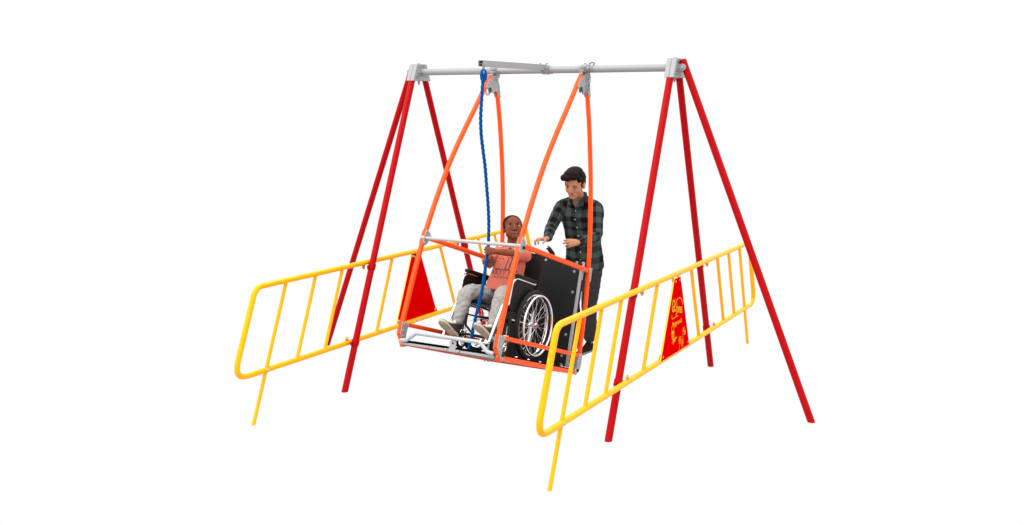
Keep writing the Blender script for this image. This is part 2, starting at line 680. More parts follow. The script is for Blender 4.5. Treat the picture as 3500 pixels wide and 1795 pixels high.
def text_mesh(txt, size, extrude, name='text', align='CENTER', bold=0.0, shear=0.0, spacing=1.0):
    cu = bpy.data.curves.new(name, 'FONT')
    cu.body = txt
    cu.size = size
    cu.extrude = extrude
    cu.offset = bold
    cu.align_x = align
    cu.align_y = 'CENTER'
    cu.shear = shear
    cu.space_character = spacing
    cu.resolution_u = 3
    o = bpy.data.objects.new('t', cu)
    COL.objects.link(o)
    dg = bpy.context.evaluated_depsgraph_get()
    dg.update()
    me = bpy.data.meshes.new_from_object(o.evaluated_get(dg), depsgraph=dg)
    bpy.data.objects.remove(o)
    me.materials.clear()
    return me


def put_text(me, material, name, parent, origin, xdir, ydir, warp=None):
    X, Y = V(xdir).normalized(), V(ydir).normalized()
    Z = X.cross(Y)
    for v in me.vertices:
        p = v.co.copy()
        if warp:
            p = warp(p)
        v.co = V(origin) + X * p.x + Y * p.y + Z * p.z
    me.materials.append(material)
    me.name = name
    o = bpy.data.objects.new(name, me)
    COL.objects.link(o)
    o.parent = parent
    return o


brk = [o for o in frame.children if o.name.startswith('head_bracket')]
for o in brk:
    s = 1 if sum(v.co.x for v in o.data.vertices) > 0 else -1
    # lettering cast on the face that looks towards +x
    xx = 1.2418 if s > 0 else -1.1612
    if s > 0:
        place = [('GL JONES', 0, 2.700, .020), ('PLAYGROUNDS', 0, 2.683, .020), ('BETHESDA', -.065, 2.612, .013), ('GWYNEDD', -.068, 2.594, .013), ('ENGINEERS', .062, 2.612, .011)]
    else:
        place = [('GL JONES', 0, 2.700, .020), ('PLAYGROUNDS', 0, 2.683, .020), ('BETHESDA', -.070, 2.606, .013), ('GWYNEDD', -.072, 2.590, .013), ('ENGINEERS', .062, 2.606, .011)]
    for tx, y, z, sz in place:
        put_text(text_mesh(tx, sz, .0006, bold=.0002), M['plate_dark'], 'lettering', o, (xx, y, z), (0, 1, 0), (0, 0, 1))

# rope arm: open box section clamped over the beam, reaching forward
AX = .084
arm = MB()
za = 2.664
ya, yb = -1.035, -.034
hw, hh, tk = .019, .021, .0035
arm.box((AX, (ya + yb) / 2, za + hh), (2 * hw, yb - ya, tk))
arm.box((AX, (ya + yb) / 2, za - hh), (2 * hw, yb - ya, tk))
for s in (-1, 1):
    arm.box((AX + s * (hw + tk / 2), (ya + yb) / 2, za), (tk, yb - ya, 2 * hh + tk))
ra = arm.build('rope_arm', M['galv'], frame, bevel=.002)
q = MB()
q.bolt((AX - hw - tk, ya + .03, za), (-1, 0, 0), .009, .006)
q.bolt((AX + hw + tk, ya + .03, za), (1, 0, 0), .009, .006)
q.cyl((AX - hw, ya + .03, za), (AX + hw, ya + .03, za), .006)
q.build('cross_bolt', M['bolt'], ra)
q = MB()
q.tube([(AX - .030, 0, ZB), (AX + .030, 0, ZB)], .038, 28)
for s in (-1, 1):
    q.box((AX, s * .054, ZB + .0115), (.062, .036, .019))
    q.box((AX, s * .054, ZB - .0115), (.062, .036, .019))
for t in (-1, 1):
    for s in (-1, 1):
        q.bolt((AX + t * .022, s * .058, ZB - .021), (0, 0, -1), .010, .012, dome=False)
    q.bolt((AX + t * .030, -.050, za + hh + .0035), (0, 0, 1), .010, .012, dome=False)
    q.bolt((AX + t * .022, .058, ZB + .021), (0, 0, 1), .010, .012, dome=False)
q.build('arm_clamp', M['galv'], ra, bevel=.002)

# the two hanger clamps round the beam
SWX = .02
for sxx in (-1, 1):
    x = SWX + sxx * .425 + (.0 if sxx < 0 else -.012)
    q = MB()
    q.tube([(x - .024, 0, ZB), (x + .024, 0, ZB)], .040, 28)
    for s in (-1, 1):
        q.box((x, s * .052, ZB + .011), (.044, .034, .019))
        q.box((x, s * .052, ZB - .011), (.044, .034, .019))
    cl = q.build('hanger_clamp', M['galv'], frame, bevel=.002)
    q = MB()
    for s in (-1, 1):
        q.bolt((x, s * .055, ZB + .0205), (0, 0, 1), .012, .009, dome=False)
        q.tube([(x, s * .055, ZB - .0205), (x, s * .055, ZB - .045)], .012, 6)
        q.tube([(x, s * .055, ZB - .044), (x, s * .055, ZB - .056)], .009, 10)
    q.build('clamp_bolt', M['bolt'], cl)
    q = MB()
    q.box((x, 0, ZB - .060), (.030, .050, .05))
    q.torus((x, .004, ZB + .034), (1, 0, 0), .012, .007, n=20, seg=8)
    q.build('hanger_block', M['galv'], cl, bevel=.004)

# ------------------------------------------------------------------ fences (local frame: outward is +x)
YT = [1.7274, 1.3886, 1.0606, .3752]
ZT, ZL = 1.0341, .3881
SB = .2576
KB = SB / (ZT - ZL)


def make_fence(side):
    root = empty('safety_fence', (side * 1.2484, 0, 0), (0, 0, 0 if side > 0 else PI))
    corners = [(0, -2.055, ZT), (0, 2.055, ZT), (0, 2.055 + .262, ZL), (0, -2.055 - .262, ZL)]
    C = [V(c) for c in corners]
    mid = (C[3] + C[2]) / 2
    path = fillet([mid] + [C[3], C[0], C[1], C[2]] + [mid + V(0, .001, 0)], .10, 10)[:-1]
    q = MB()
    q.tube(path, .0212, 20, closed=True, up=(1, 0, 0))
    q.build('rail_frame', M['yellow'], root)
    for s in (-1, 1):
        for i, y in enumerate(YT):
            q = MB()
            top = V(0, s * y, ZT)
            if i == 0:
                bot = V(0, s * (y + SB + KB * ZL), 0)
                q.tube([top, bot], .0140, 18, endcut=((0, 0, 0), (0, 0, 1)))
                q.build('post', M['yellow'], root)
            else:
                q.tube([top, V(0, s * (y + SB), ZL)], .0140, 18)
                q.build('bar', M['yellow'], root)
    # ears bolted to the leg collars
    q = MB()
    w = MB()
    for s in (-1, 1):
        for z, zr in ((1.0, ZT), (.388, ZL)):
            y = s * leg_y(z) + .052
            zz = zr - .036 if zr == ZT else zr + .034
            q.prism([(y + .016 * math.cos(a), zz + .020 * math.sin(a)) for a in np.linspace(0, 2 * PI, 14)[:-1]], -.006, .006)
            q.box((0, y, (zz + zr) / 2), (.012, .030, abs(zz - zr)))
            w.bolt((.006, y, zz), (1, 0, 0), .009, .006, washer=.011)
            w.bolt((-.006, y, zz), (-1, 0, 0), .009, .006, washer=.011)
    for y, z in ((-.062, 1.003), (.062, 1.003), (-.30, .425), (.30, .425)):
        q.prism([(y + .017 * math.cos(a), z + .02 * math.sin(a)) for a in np.linspace(0, 2 * PI, 14)[:-1]], .001, .009)
        q.box((.004, y, z + (.014 if z > .7 else -.014)), (.006, .032, .03))
    q.build('fixing_ear', M['yellow'], root, bevel=.001)
    for y, z in ((-.052, ZT), (.052, ZT), (-.052, ZL), (.052, ZL), (-YT[0] - SB, ZL), (YT[0] + SB, ZL)):
        w.bolt((.0205, y, z), (1, 0, 0), .0085, .006, washer=.0105)
        w.bolt((-.0205, y, z), (-1, 0, 0), .0085, .006, washer=.0105)
    w.build('bolt', M['bolt'], root)
    # sign board
    poly = [(-.066, 1.008), (.062, 1.008), (.318, .398), (-.324, .398)]
    q = MB()
    q.prism(poly, .0105, .0135)
    q.prism(poly, .0215, .0245)
    bd = q.build('sign_board', M['board_red'], root)
    q = MB()
    q.prism([(-.068, 1.0085), (.064, 1.0085), (.3205, .397), (-.3265, .397)], .0137, .0213)
    q.build('board_core', M['board_yellow'], bd)
    F = .0247
    q = MB()
    for y, z in ((-.045, .985), (.042, .985), (-.285, .425), (.285, .425)):
        q.bolt((F, y, z), (1, 0, 0), .008, .003, washer=.0095)
        q.bolt((.001, y, z), (-1, 0, 0), .008, .004, washer=.0095)
    q.build('board_screw', M['bolt'], bd)
    # lettering
    dy = -.040

    def T(txt, size, y, z, bold, sx_=1.0, warp=None, sp=1.0):
        me = text_mesh(txt, size, .0006, bold=bold, align='CENTER', spacing=sp)

        def wp(p):
            p = V(p.x * sx_, p.y, p.z)
            return warp(p) if warp else p
        return put_text(me, M['engrave'], 'lettering', bd, (F, y + dy, z), (0, 1, 0), (0, 0, 1), wp)
    T('GL', .145, -.036, .790, .0002, .48)
    T('Jones', .112, .090, .750, .0002, .58, warp=lambda p: V(p.x, p.y - p.x * .22, p.z))
    T('Playgrounds', .056, .048, .643, .0, .80)
    q = MB()

    def ln(pts, r=.0035):
        q.tube([(F, a + dy, c) for a, c in pts], r * .72, 6, flat=(.4, 1), up=(1, 0, 0))
    ln([(.075 + .088 * math.cos(a), .765 + .075 * math.sin(a)) for a in np.linspace(PI * .95, .1, 16)], .0045)
    ln([(-.075, .728), (-.073, .694), (.066, .697)], .004)
    q.build('logo_line', M['engrave'], bd)
    q = MB()
    # child on a swing
    ln([(-.076, .634), (-.052, .515)], .0028)
    ln([(-.026, .632), (.004, .505)], .0028)
    q.ell((F, -.040 + dy, .580), (.0015, .017, .017))
    ln([(-.040, .565), (-.036, .53), (-.028, .512)], .011)
    ln([(-.028, .512), (.012, .520), (.050, .523)], .006)
    ln([(-.030, .512), (-.020, .495), (-.028, .480)], .006)
    ln([(.012, .515), (.002, .490)], .005)
    ln([(-.040, .55), (-.060, .545), (-.068, .56)], .004)
    ln([(-.056, .60), (-.074, .592)], .003)
    ln([(-.056, .585), (-.076, .574)], .003)
    ln([(-.058, .50), (.02, .505)], .003)
    # flowers
    for cy, cz, bt, r in ((.124, .484, .400, .028), (.186, .452, .400, .026)):
        ln([(cy, cz - r * .8), (cy - .004, bt)], .0024)
        for a in np.linspace(0, 2 * PI, 7)[:-1]:
            pc = (cy + r * .62 * math.cos(a), cz + r * .8 * math.sin(a))
            ln([(pc[0] + .009 * math.cos(t), pc[1] + .010 * math.sin(t)) for t in np.linspace(0, 2 * PI, 10)], .0022)
        ln([(cy - .02, cz), (cy + .02, cz)], .002)
    # butterflies
    for cy, cz in ((.205, .553), (.236, .522)):
        ln([(cy - .003, cz - .02), (cy + .008, cz + .016)], .003)
        for sg in (-1, 1):
            for dz in (-.008, .009):
                ln([(cy + sg * .011 + .009 * math.cos(t), cz + dz + .008 * math.sin(t)) for t in np.linspace(0, 2 * PI, 10)], .002)
        ln([(cy + .008, cz + .016), (cy + .016, cz + .03)], .0015)
    for cy, cz in ((.168, .505), (.178, .523), (.19, .51), (.2, .493), (.184, .497)):
        q.ell((F, cy + dy, cz), (.001, .003, .003))
    q.build('picture', M['engrave'], bd)
    return root


fr = make_fence(1)
tag(fr, 'yellow tubular safety fence whose red board shows lettering, nearest the viewer', 'fence', 'yellow safety fences beside the swing')
fl = make_fence(-1)
tag(fl, 'yellow tubular safety fence with plain red board, on the far side behind the left legs', 'fence', 'yellow safety fences beside the swing')

# ------------------------------------------------------------------ swinging platform (local frame, tilted forward and up)
TH = math.radians(18.5)
ORG = V(.02, -.133, .138)
CT, ST = math.cos(TH), math.sin(TH)


def l2w(x, y, z):
    return ORG + V(x, y * CT + z * ST, -y * ST + z * CT)


def lroot(name, base):
    return empty(name, l2w(*base), (-TH, 0, 0))


sw = lroot('wheelchair_swing', (0, 0, 0))
tag(sw, 'orange steel wheelchair swing platform hanging on curved arms from the beam', 'wheelchair swing')

ARM_F = [(-.733, 2.350), (-.780, 2.250), (-.878, 2.035), (-1.003, 1.768), (-1.112, 1.503), (-1.205, 1.210), (-1.252, 1.029), (-1.283, .896), (-1.304, .797), (-1.327, .656), (-1.350, .484), (-1.374, .267), (-1.386, .160), (-1.390, .074)]
ARM_R = [(-.590, 2.262), (-.527, 2.15), (-.429, 1.96), (-.278, 1.616), (-.163, 1.290), (-.080, .994), (-.020, .681), (.003, .420), (.016, .223), (.018, .155)]
plate_poly = [(-.674, 2.382), (-.715, 2.353), (-.759, 2.321), (-.782, 2.278), (-.803, 2.233), (-.794, 2.22), (-.771, 2.219), (-.759, 2.229), (-.753, 2.239), (-.736, 2.25), (-.716, 2.25), (-.705, 2.239), (-.695, 2.222), (-.674, 2.215), (-.66, 2.228), (-.654, 2.238), (-.635, 2.25), (-.613, 2.248), (-.598, 2.236), (-.586, 2.217), (-.558, 2.216), (-.546, 2.23), (-.565, 2.267), (-.593, 2.316), (-.637, 2.357)]
plate_bolts = [(-.74, 2.305), (-.759, 2.271), (-.778, 2.235), (-.602, 2.305), (-.584, 2.271), (-.672, 2.232), (-.564, 2.235)]
fpoly = [(-1.408, .172), (-1.326, .168), (-1.318, .150), (-1.328, .125), (-1.334, .081), (-1.328, .042), (-1.308, .022), (-1.299, .004), (-1.310, -.012), (-1.330, -.014), (-1.408, .073)]
fbolts = [(-1.382, .156), (-1.333, .154), (-1.384, .104), (-1.376, .064), (-1.316, .004)]
rpoly = [(-.026, .170), (.038, .172), (.042, .138), (.042, .058), (.004, .010), (-.028, -.014), (-.050, -.012), (-.052, .002), (-.030, .051), (-.024, .107)]
rbolts = [(-.012, .154), (.026, .156), (.030, .102), (.024, .062), (-.034, .004)]
mfpoly = [(-1.300, .905), (-1.282, .910), (-1.235, .878), (-1.230, .852), (-1.262, .800), (-1.290, .782), (-1.318, .788), (-1.320, .81)]
mfb = [(-1.284, .893), (-1.247, .862), (-1.302, .800)]
mrpoly = [(-.085, .890), (-.028, .900), (-.018, .890), (-.014, .805), (-.022, .775), (-.038, .777), (-.056, .845)]
mrb = [(-.064, .880), (-.032, .886), (-.030, .790)]
TW = .030
for s in (-1, 1):
    x = s * .425
    q = MB()
    pf = [(x, y, z) for y, z in ARM_F]
    q.sq(catmull(pf, 5), TW, TW + .002)
    q.sq([(x, -1.390, .075), (x, -1.328, -.010)], TW, TW + .002)
    q.build('front_arm', M['orange'], sw)
    q = MB()
    q.sq(catmull([(x, y, z) for y, z in ARM_R], 5), TW, TW + .002)
    q.build('rear_arm', M['orange'], sw)
    q = MB()
    q.sq([(x, -1.330, .010), (x, -.030, .010)], TW, .032)
    q.build('bottom_rail', M['orange'], sw)
    q = MB()
    q.sq([(x, -1.370, .155), (x, .004, .155)], TW, .032)
    q.build('lower_rail', M['orange'], sw)
    q = MB()
    q.sq([(x, -1.275, .850), (x, -.055, .868)], TW, .036)
    q.build('side_rail', M['orange'], sw)
    for poly, bl, nm in ((plate_poly, plate_bolts, 'top_plate'), (fpoly, fbolts, 'corner_plate'), (rpoly, rbolts, 'corner_plate'), (mfpoly, mfb, 'joint_plate'), (mrpoly, mrb, 'joint_plate')):
        q = MB()
        w = MB()
        for t in (-1, 1):
            xa = x + t * (TW / 2 + .0005)
            q.prism(poly, xa, xa + t * .004)
            for y, z in bl:
                w.bolt((xa + t * .004, y, z), (t, 0, 0), .0080, .0065)
        if nm == 'top_plate':
            for t in (-1, 1):
                w.bolt((x + t * (TW / 2 + .0045), -.660, 2.352), (t, 0, 0), .013, .014, dome=False)
            q.box((x, -.68, 2.27), (TW, .01, .06))
        pl = q.build(nm, M['plate'], sw, bevel=.001)
        w.build('plate_bolt', M['bolt'], pl)
        if nm != 'top_plate' and s > 0:
            c = {fpoly[0]: (-1.322, .032), rpoly[0]: (-.018, .030), mfpoly[0]: (-1.268, .832), }.get(poly[0])
            if c:
                u = MB()
                u.cyl((x + TW / 2 + .003, c[0], c[1]), (x + TW / 2 + .018, c[0], c[1]), .012, 16)
                u.build('plastic_cap', M['cap'], pl)
    # faces of the front arms: sleeve ring and bolt
    q = MB()
    d = V(0, -1, -.22).normalized()
    c = V(x, -1.3105, .838)
    q.tube([c - d * .001, c + d * .002], .014, 20)
    wr = q.build('washer', M['white_plastic'], sw)
    q = MB()
    q.bolt(c + d * .002, d, .009, .004, dome=False)
    q.build('sleeve_bolt', M['bolt'], wr)
    d = V(0, -.80, -.60).normalized()
    c = V(x, -1.360, .020) + d * .004
    q = MB()
    q.tube([c - d * .008, c + d * .003], .012, 20)
    q.bolt(c + d * .003, d, .006, .003)
    q.build('pin', M['bolt'], sw)
    # hanger strap to the pivot
    q = MB()
    q.box((x, -.662, 2.372), (TW - .004, .045, .075))
    q.cyl((x - .02, -.664, 2.352), (x + .02, -.664, 2.352), .012)
    q.build('pivot_block', M['plate_dark'], sw, bevel=.004)

q = MB()
q.tube([(-.41, -1.292, .840), (.41, -1.292, .840)], .0130, 20)
q.build('cross_bar', M['tubegrey'], sw)
q = MB()
q.tube(fillet([(-.408, -1.392, .030), (-.352, -1.398, .036), (-.275, -1.398, .098), (.285, -1.398, .098), (.362, -1.398, .036), (.408, -1.392, .030)], .045, 8), .0150, 20)
q.build('toe_bar', M['tubegrey'], sw)
q = MB()
q.box((0, -1.372, .009), (.816, .026, .018))
fc = q.build('front_crossmember', M['plate'], sw, bevel=.002)
q = MB()
q.box((.058, -1.3885, .010), (.13, .004, .020))
q.prism([(.030, .0), (.030, .062)] + [(.058 + .028 * math.cos(a), .062 + .028 * math.sin(a)) for a in np.linspace(PI, 0, 12)] + [(.086, .0)], -1.3935, -1.3895, ax='y')
q.cyl((.058, -1.3938, .064), (.058, -1.3932, .064), .0001)
lugp = q.build('latch_lug', M['plate'], fc, bevel=.001)
q = MB()
q.tube([(.058, -1.3942, .062), (.058, -1.388, .062)], .008, 16)
q.build('lug_hole', M['cap'], lugp)
q = MB()
for xx in (-.16, .005, .112):
    q.bolt((xx, -1.388 if xx < 0 else -1.394, .010), (0, -1, 0), .009, .006)
q.build('lug_bolt', M['bolt'], fc)
for i, yy in enumerate((-1.272, -.967, -.662, -.357, -.060)):
    q = MB()
    q.box((0, yy, .0115), (.818, .036, .011))
    j = q.build('deck_joist', M['plate_dark'], sw, bevel=.001)
    q = MB()
    for xx in (-.385, .32):
        q.bolt((xx, yy, .006), (0, 0, -1), .009, .012, dome=False)
    q.build('joist_bolt', M['bolt'], j)
q = MB()
q.box((0, -.71, .0265), (.812, 1.33, .017))
dk = q.build('deck_board', M['black_edge'], sw, bevel=.001)
q = MB()
q.box((0, -.71, .0360), (.806, 1.31, .003))
q.build('deck_surface', M['black_panel'], dk)
q = MB()
for yy in (-1.25, -1.0, -.80, -.60, -.40, -.20, -.14):
    for xx in (-.385, .385):
        q.bolt((xx, yy, .0375), (0, 0, 1), .011, .008)
q.build('deck_screw', M['white_plastic'], dk)
q = MB()
q.box((0, -.012, .010), (.816, .034, .034))
q.build('rear_crossmember', M['orange'], sw, bevel=.003)

# rear ramp panel
q = MB()
q.box((.0, -.085, .494), (.806, .018, .904))
rp = q.build('ramp_panel', M['black_panel'], sw, bevel=.001)
q = MB()
q.box((0, -.085, .944), (.8065, .0186, .008))
q.build('panel_edge', M['black_edge'], rp)
q = MB()
for xx, zz in ((.033, .924), (.329, .924), (.387, .925), (.317, .846), (.330, .671), (.328, .309), (.320, .129), (.327, .056), (.388, .055), (-.15, .924), (-.387, .925), (-.317, .846), (-.33, .671), (-.33, .31), (-.32, .13)):
    q.bolt((xx, -.094, zz), (0, -1, 0), .0078, .003, washer=.0125)
q.build('panel_screw', mat('panel_screw_grey', (.24, .24, .24), .4, metal=.2, nscale=200, namt=.2), rp)
for s in (-1, 1):
    q = MB()
    q.sq([(s * .388, -.110, .86), (s * .388, -.110, .05)], .026, .014, ch=.001)
    q.prism([(s * .376, .82), (s * .376, .875), (s * .400, .93), (s * .410, .93), (s * .410, .78), (s * .398, .78)], -.108, -.104, ax='y')
    q.build('panel_strut', M['plate'], sw, bevel=.001)

# ------------------------------------------------------------------ wheelchair
WB = (0, -.57, .045)
wc = lroot('wheelchair', (0, -.568, .041))
tag(wc, 'folding wheelchair with black vinyl seat and chrome wheels on the swing deck', 'wheelchair')


def L():
    return MB(off=WB)


HC = (-.57, .325)
for s in (-1, 1):
    xw = s * .252
    q = L()
    q.torus((xw, *HC), (1, 0, 0), .2655, .0185, n=72, seg=14)
    wh = q.build('rear_wheel', M['rubber'], wc)
    q = L()
    for dx in (-.008, .008):
        q.torus((xw + dx, *HC), (1, 0, 0), .243, .006, n=72, seg=8)
    q.rings([[V(xw + .009 * math.cos(a) * (1 if abs(math.cos(a)) > .01 else 0), HC[0] + (.239 + .005 * math.sin(a)) * math.cos(t), HC[1] + (.239 + .005 * math.sin(a)) * math.sin(t)) for a in np.linspace(0, 2 * PI, 9)[:-1]] for t in np.linspace(0, 2 * PI, 73)[:-1]], closed=True)
    q.build('rim', M['chrome'], wh)
    q = L()
    for k_ in range(28):
        a = 2 * PI * k_ / 28
        a2 = a + (.62 if (k_ // 2) % 2 else -.62)
        sd = 1 if k_ % 2 else -1
        q.tube([(xw + sd * .026, HC[0] + .020 * math.cos(a2), HC[1] + .020 * math.sin(a2)), (xw, HC[0] + .238 * math.cos(a), HC[1] + .238 * math.sin(a))], .00115, 5)
    q.build('spokes', M['spoke'], wh)
    q = L()
    q.cyl((xw - .03, *HC), (xw + .03, *HC), .012)
    q.cyl((xw - .028, *HC), (xw - .024, *HC), .026, 20)
    q.cyl((xw + .024, *HC), (xw + .028, *HC), .026, 20)
    q.tube([(xw + s * .03, *HC), (xw + s * .042, *HC)], [.024, .020], 20)
    q.build('hub', M['chrome'], wh)
    q = L()
    q.cyl((xw + s * .042, *HC), (xw + s * .0435, *HC), .007, 20)
    q.build('hub_cap', mat('red_hub_cap', (.4, .02, .01), .4, nscale=50, namt=.1), wh)
    q = L()
    q.torus((xw + s * .050, *HC), (1, 0, 0), .240, .0095, n=72, seg=12)
    for a in (0.2, 1.77, 3.34, 4.91):
        q.cyl((xw + s * .008, HC[0] + .24 * math.cos(a), HC[1] + .24 * math.sin(a)), (xw + s * .045, HC[0] + .235 * math.cos(a), HC[1] + .235 * math.sin(a)), .004, 8)
    q.build('hand_rim', M['chrome'], wh)
    # caster
    cc = V(s * .195, -.885, .113)
    q = L()
    q.torus(cc, (1, 0, 0), .056, .0125, n=40, seg=10)
    ca = q.build('caster_wheel', M['rubber'], wc)
    q = L()
    q.torus(cc, (1, 0, 0), .044, .006, n=36, seg=8)
    q.cyl(cc - V(.02, 0, 0), cc + V(.02, 0, 0), .009)
    for k_ in range(6):
        a = 2 * PI * k_ / 6
        q.cyl(cc, cc + V(0, .044 * math.cos(a), .044 * math.sin(a)), .003, 6)
    q.build('caster_rim', M['chrome'], ca)
    q = L()
    for t in (-1, 1):
        q.sq([cc + V(t * .021, 0, 0), cc + V(t * .021, .015, .07), cc + V(t * .012, .028, .085)], .004, .018, ch=.001)
    q.box(cc + V(0, .028, .085), (.046, .03, .006))
    q.cyl(cc + V(0, .028, .085), cc + V(0, .028, .16), .011)
    q.build('fork', M['chrome'], ca)
    # side frame tubes
    xs = s * .205
    q = L()
    q.tube(fillet([(xs, -.505, .16), (xs, -.505, .50), (xs, -.503, .90), (xs, -.485, .972), (xs, -.425, .985), (xs, -.38, .972)], .05, 6), .0105, 14)
    q.tube(fillet([(xs, -.505, .405), (xs, -.90, .425), (xs, -1.005, .452), (xs, -1.138, .120)], .045, 8), .0105, 14)
    q.tube([(xs, -.50, .325), (s * .24, -.57, .325)], .010, 12)
    q.tube([(xs, -.57, .33), (xs, -.862, .33)], .008, 12)
    q.build('side_frame', M['chrome'], wc)
    q = L()
    q.tube([(xs, -.435, .984), (xs, -.402, .979), (xs, -.330, .955), (xs, -.312, .948)], [.015, .018, .019, .017], 16)
    q.build('push_grip', M['rubber'], wc)
    # black inner tubes beside the legs
    q = L()
    q.tube(fillet([(xs, -.505, .175), (xs, -.86, .175)], .02), .0105, 12)
    q.tube([(xs, -.862, .425), (xs, -.862, .15)], .0115, 14)
    q.tube(fillet([(s * .165, -.90, .36), (s * .150, -.93, .24), (s * .03, -.96, .155)], .03), .009, 12)
    q.build('lower_brace', M['blackpaint'], wc)
    # armrest
    xr = s * .226
    q = L()
    q.tube(fillet([(xr, -.592, .648), (xr, -.70, .649), (xr, -.90, .650), (xr, -.955, .610), (xr, -.965, .43)], .05, 8), .0095, 14)
    ar = q.build('armrest', M['chrome'], wc)
    q = L()
    q.box((xr - s * .004, -.755, .6700), (.046, .335, .028))
    q.build('armrest_pad', M['vinyl'], ar, bevel=.008)
    q = L()
    q.box((xr - s * .001, -.770, .520), (.005, .350, .248))
    q.build('skirt_guard', M['vinyl'], ar, bevel=.002)
    q = L()
    q.box((xr, -.588, .655), (.012, .022, .012))
    q.build('armrest_bracket', M['chrome'], ar, bevel=.001)
    # footrest
    q = L()
    q.box((s * .115, -1.135, .108), (.150, .085, .006))
    q.box((s * .195, -1.135, .118), (.022, .030, .02))
    q.build('footplate', M['chrome'], wc, bevel=.002)
    q = L()
    q.tube([(s * .045, -1.12, .112), (s * .19, -1.12, .112)], .004, 8)
    q.build('footplate_bar', M['spoke'], wc)
q = L()
q.box((0, -.715, .432), (.392, .420, .034))
q.build('seat', M['vinyl'], wc, bevel=.012)
q = L()
q.prism([(-.222, .012), (-.18, .016), (0, .026), (.18, .016), (.222, .012), (.222, -.014), (.19, -.016), (0, .004), (-.19, -.016), (-.222, -.014)], .44, .912, ax='z')
for i, v in enumerate(q.v):
    q.v[i] = V(v.x, v.y - .505, v.z)
bk_ = q.build('backrest', M['vinyl'], wc)
q = L()
q.tube([(-.20, -.90, .17), (.0, -.92, .165), (.20, -.90, .17)], .010, 12)
q.tube([(-.205, -.68, .330), (.205, -.68, .330)], .010, 12)
q.build('cross_brace', M['blackpaint'], wc)
q = L()
q.tube([(-.24, -.57, .325), (.24, -.57, .325)], .006, 10)
q.build('axle', M['chrome'], wc)

# ------------------------------------------------------------------ rope, shackle, chains
RP = [(0.090, -1.005, 2.599), (0.077, -1.011, 2.424), (0.067, -1.011, 2.274), (0.057, -0.989, 2.144), (0.048, -0.946, 2.011), (0.041, -0.909, 1.899), (0.033, -0.880, 1.785), (0.021, -0.835, 1.601), (0.008, -0.803, 1.414), (-0.004, -0.801, 1.229), (-0.007, -0.823, 1.139), (-0.011, -0.844, 1.037), (-0.016, -0.886, 0.890), (-0.021, -0.953, 0.743), (-0.025, -1.003, 0.613), (-0.029, -1.038, 0.524), (-0.030, -1.057, 0.482)]
RP[-1] = (-.030, -1.053, .494)
rp_ = catmull(RP, 10)
# equal steps
P = np.array([tuple(p) for p in rp_])
dl = np.r_[0, np.cumsum(np.linalg.norm(np.diff(P, axis=0), axis=1))]
nn = 520
tt = np.linspace(0, dl[-1], nn)
P = np.stack([np.interp(tt, dl, P[:, i]) for i in range(3)], 1)
rope = MB(off=P[-1])
for k_ in range(3):
    pts = []
    for i in range(nn):
        a = 2 * PI * k_ / 3 + tt[i] / .115 * 2 * PI
        pts.append(V(P[i][0] + .0076 * math.cos(a), P[i][1] + .0076 * math.sin(a), P[i][2]))
    rope.tube(pts, .0064, 8)
# eye splice at the top
eye = [V(.030 + .0125 * math.sin(a) * 1.0, -.910, 2.583 - .038 * math.cos(a)) for a in np.linspace(0, 2 * PI, 41)[:-1]]
ex, ey = V(.85, .52, 0), V(-.52, .85, 0)
for k_ in range(3):
    pts = []
    for i in range(40):
        a0 = 2 * PI * i / 40
        c = V(0.090, -1.005, 2.575) + ex * (.0175 * math.sin(a0)) + V(0, 0, 1) * (.042 * math.cos(a0))
        out = (ex * math.sin(a0) * 1.0 + V(0, 0, 1) * math.cos(a0)).normalized()
        a = 2 * PI * k_ / 3 + 3 * a0
        pts.append(c + out * (.0056 * math.cos(a)) + ey * (.0056 * math.sin(a)))
    rope.tube(pts, .0058, 8, closed=True)
ro = rope.build('pull_rope', M['rope'])
ro.location = P[-1]
tag(ro, 'thick twisted blue rope hanging from the arm to the hands of the seated boy', 'rope')
q = MB(off=P[-1])
c0 = V(0.093, -1.009, 2.639)
q.tube([c0 + ex * (.0055 * math.cos(a)) * 1.0 + V(0, 0, 1) * (.048 * math.sin(a)) for a in np.linspace(0, 2 * PI, 25)[:-1]], .0042, 8, closed=True)
q.build('shackle', M['galv'], ro)


def chain(pts, name, pitch=.021):
    Pc = np.array([tuple(p) for p in catmull(pts, 14)])
    d_ = np.r_[0, np.cumsum(np.linalg.norm(np.diff(Pc, axis=0), axis=1))]
    n = max(3, int(d_[-1] / pitch))
    t_ = (np.arange(n) + .5) * d_[-1] / n
    C = np.stack([np.interp(t_, d_, Pc[:, i]) for i in range(3)], 1)
    q = MB(off=C[0])
    for i in range(n):
        d = V(C[min(i + 1, n - 1)]) - V(C[max(i - 1, 0)])
        d.normalize()
        s = d.cross(V(.3, 1, .2)).normalized()
        if i % 2:
            s = d.cross(s).normalized()
        path = []
        for a in np.linspace(0, 2 * PI, 17)[:-1]:
            path.append(V(C[i]) + s * (.0072 * math.sin(a)) + d * (.0085 * math.cos(a) + (.006 if math.cos(a) > 0 else -.006)))
        q.tube(path, .0028, 6, closed=True)
    o = q.build(name, M['chain'])
    o.location = C[0]
    return o


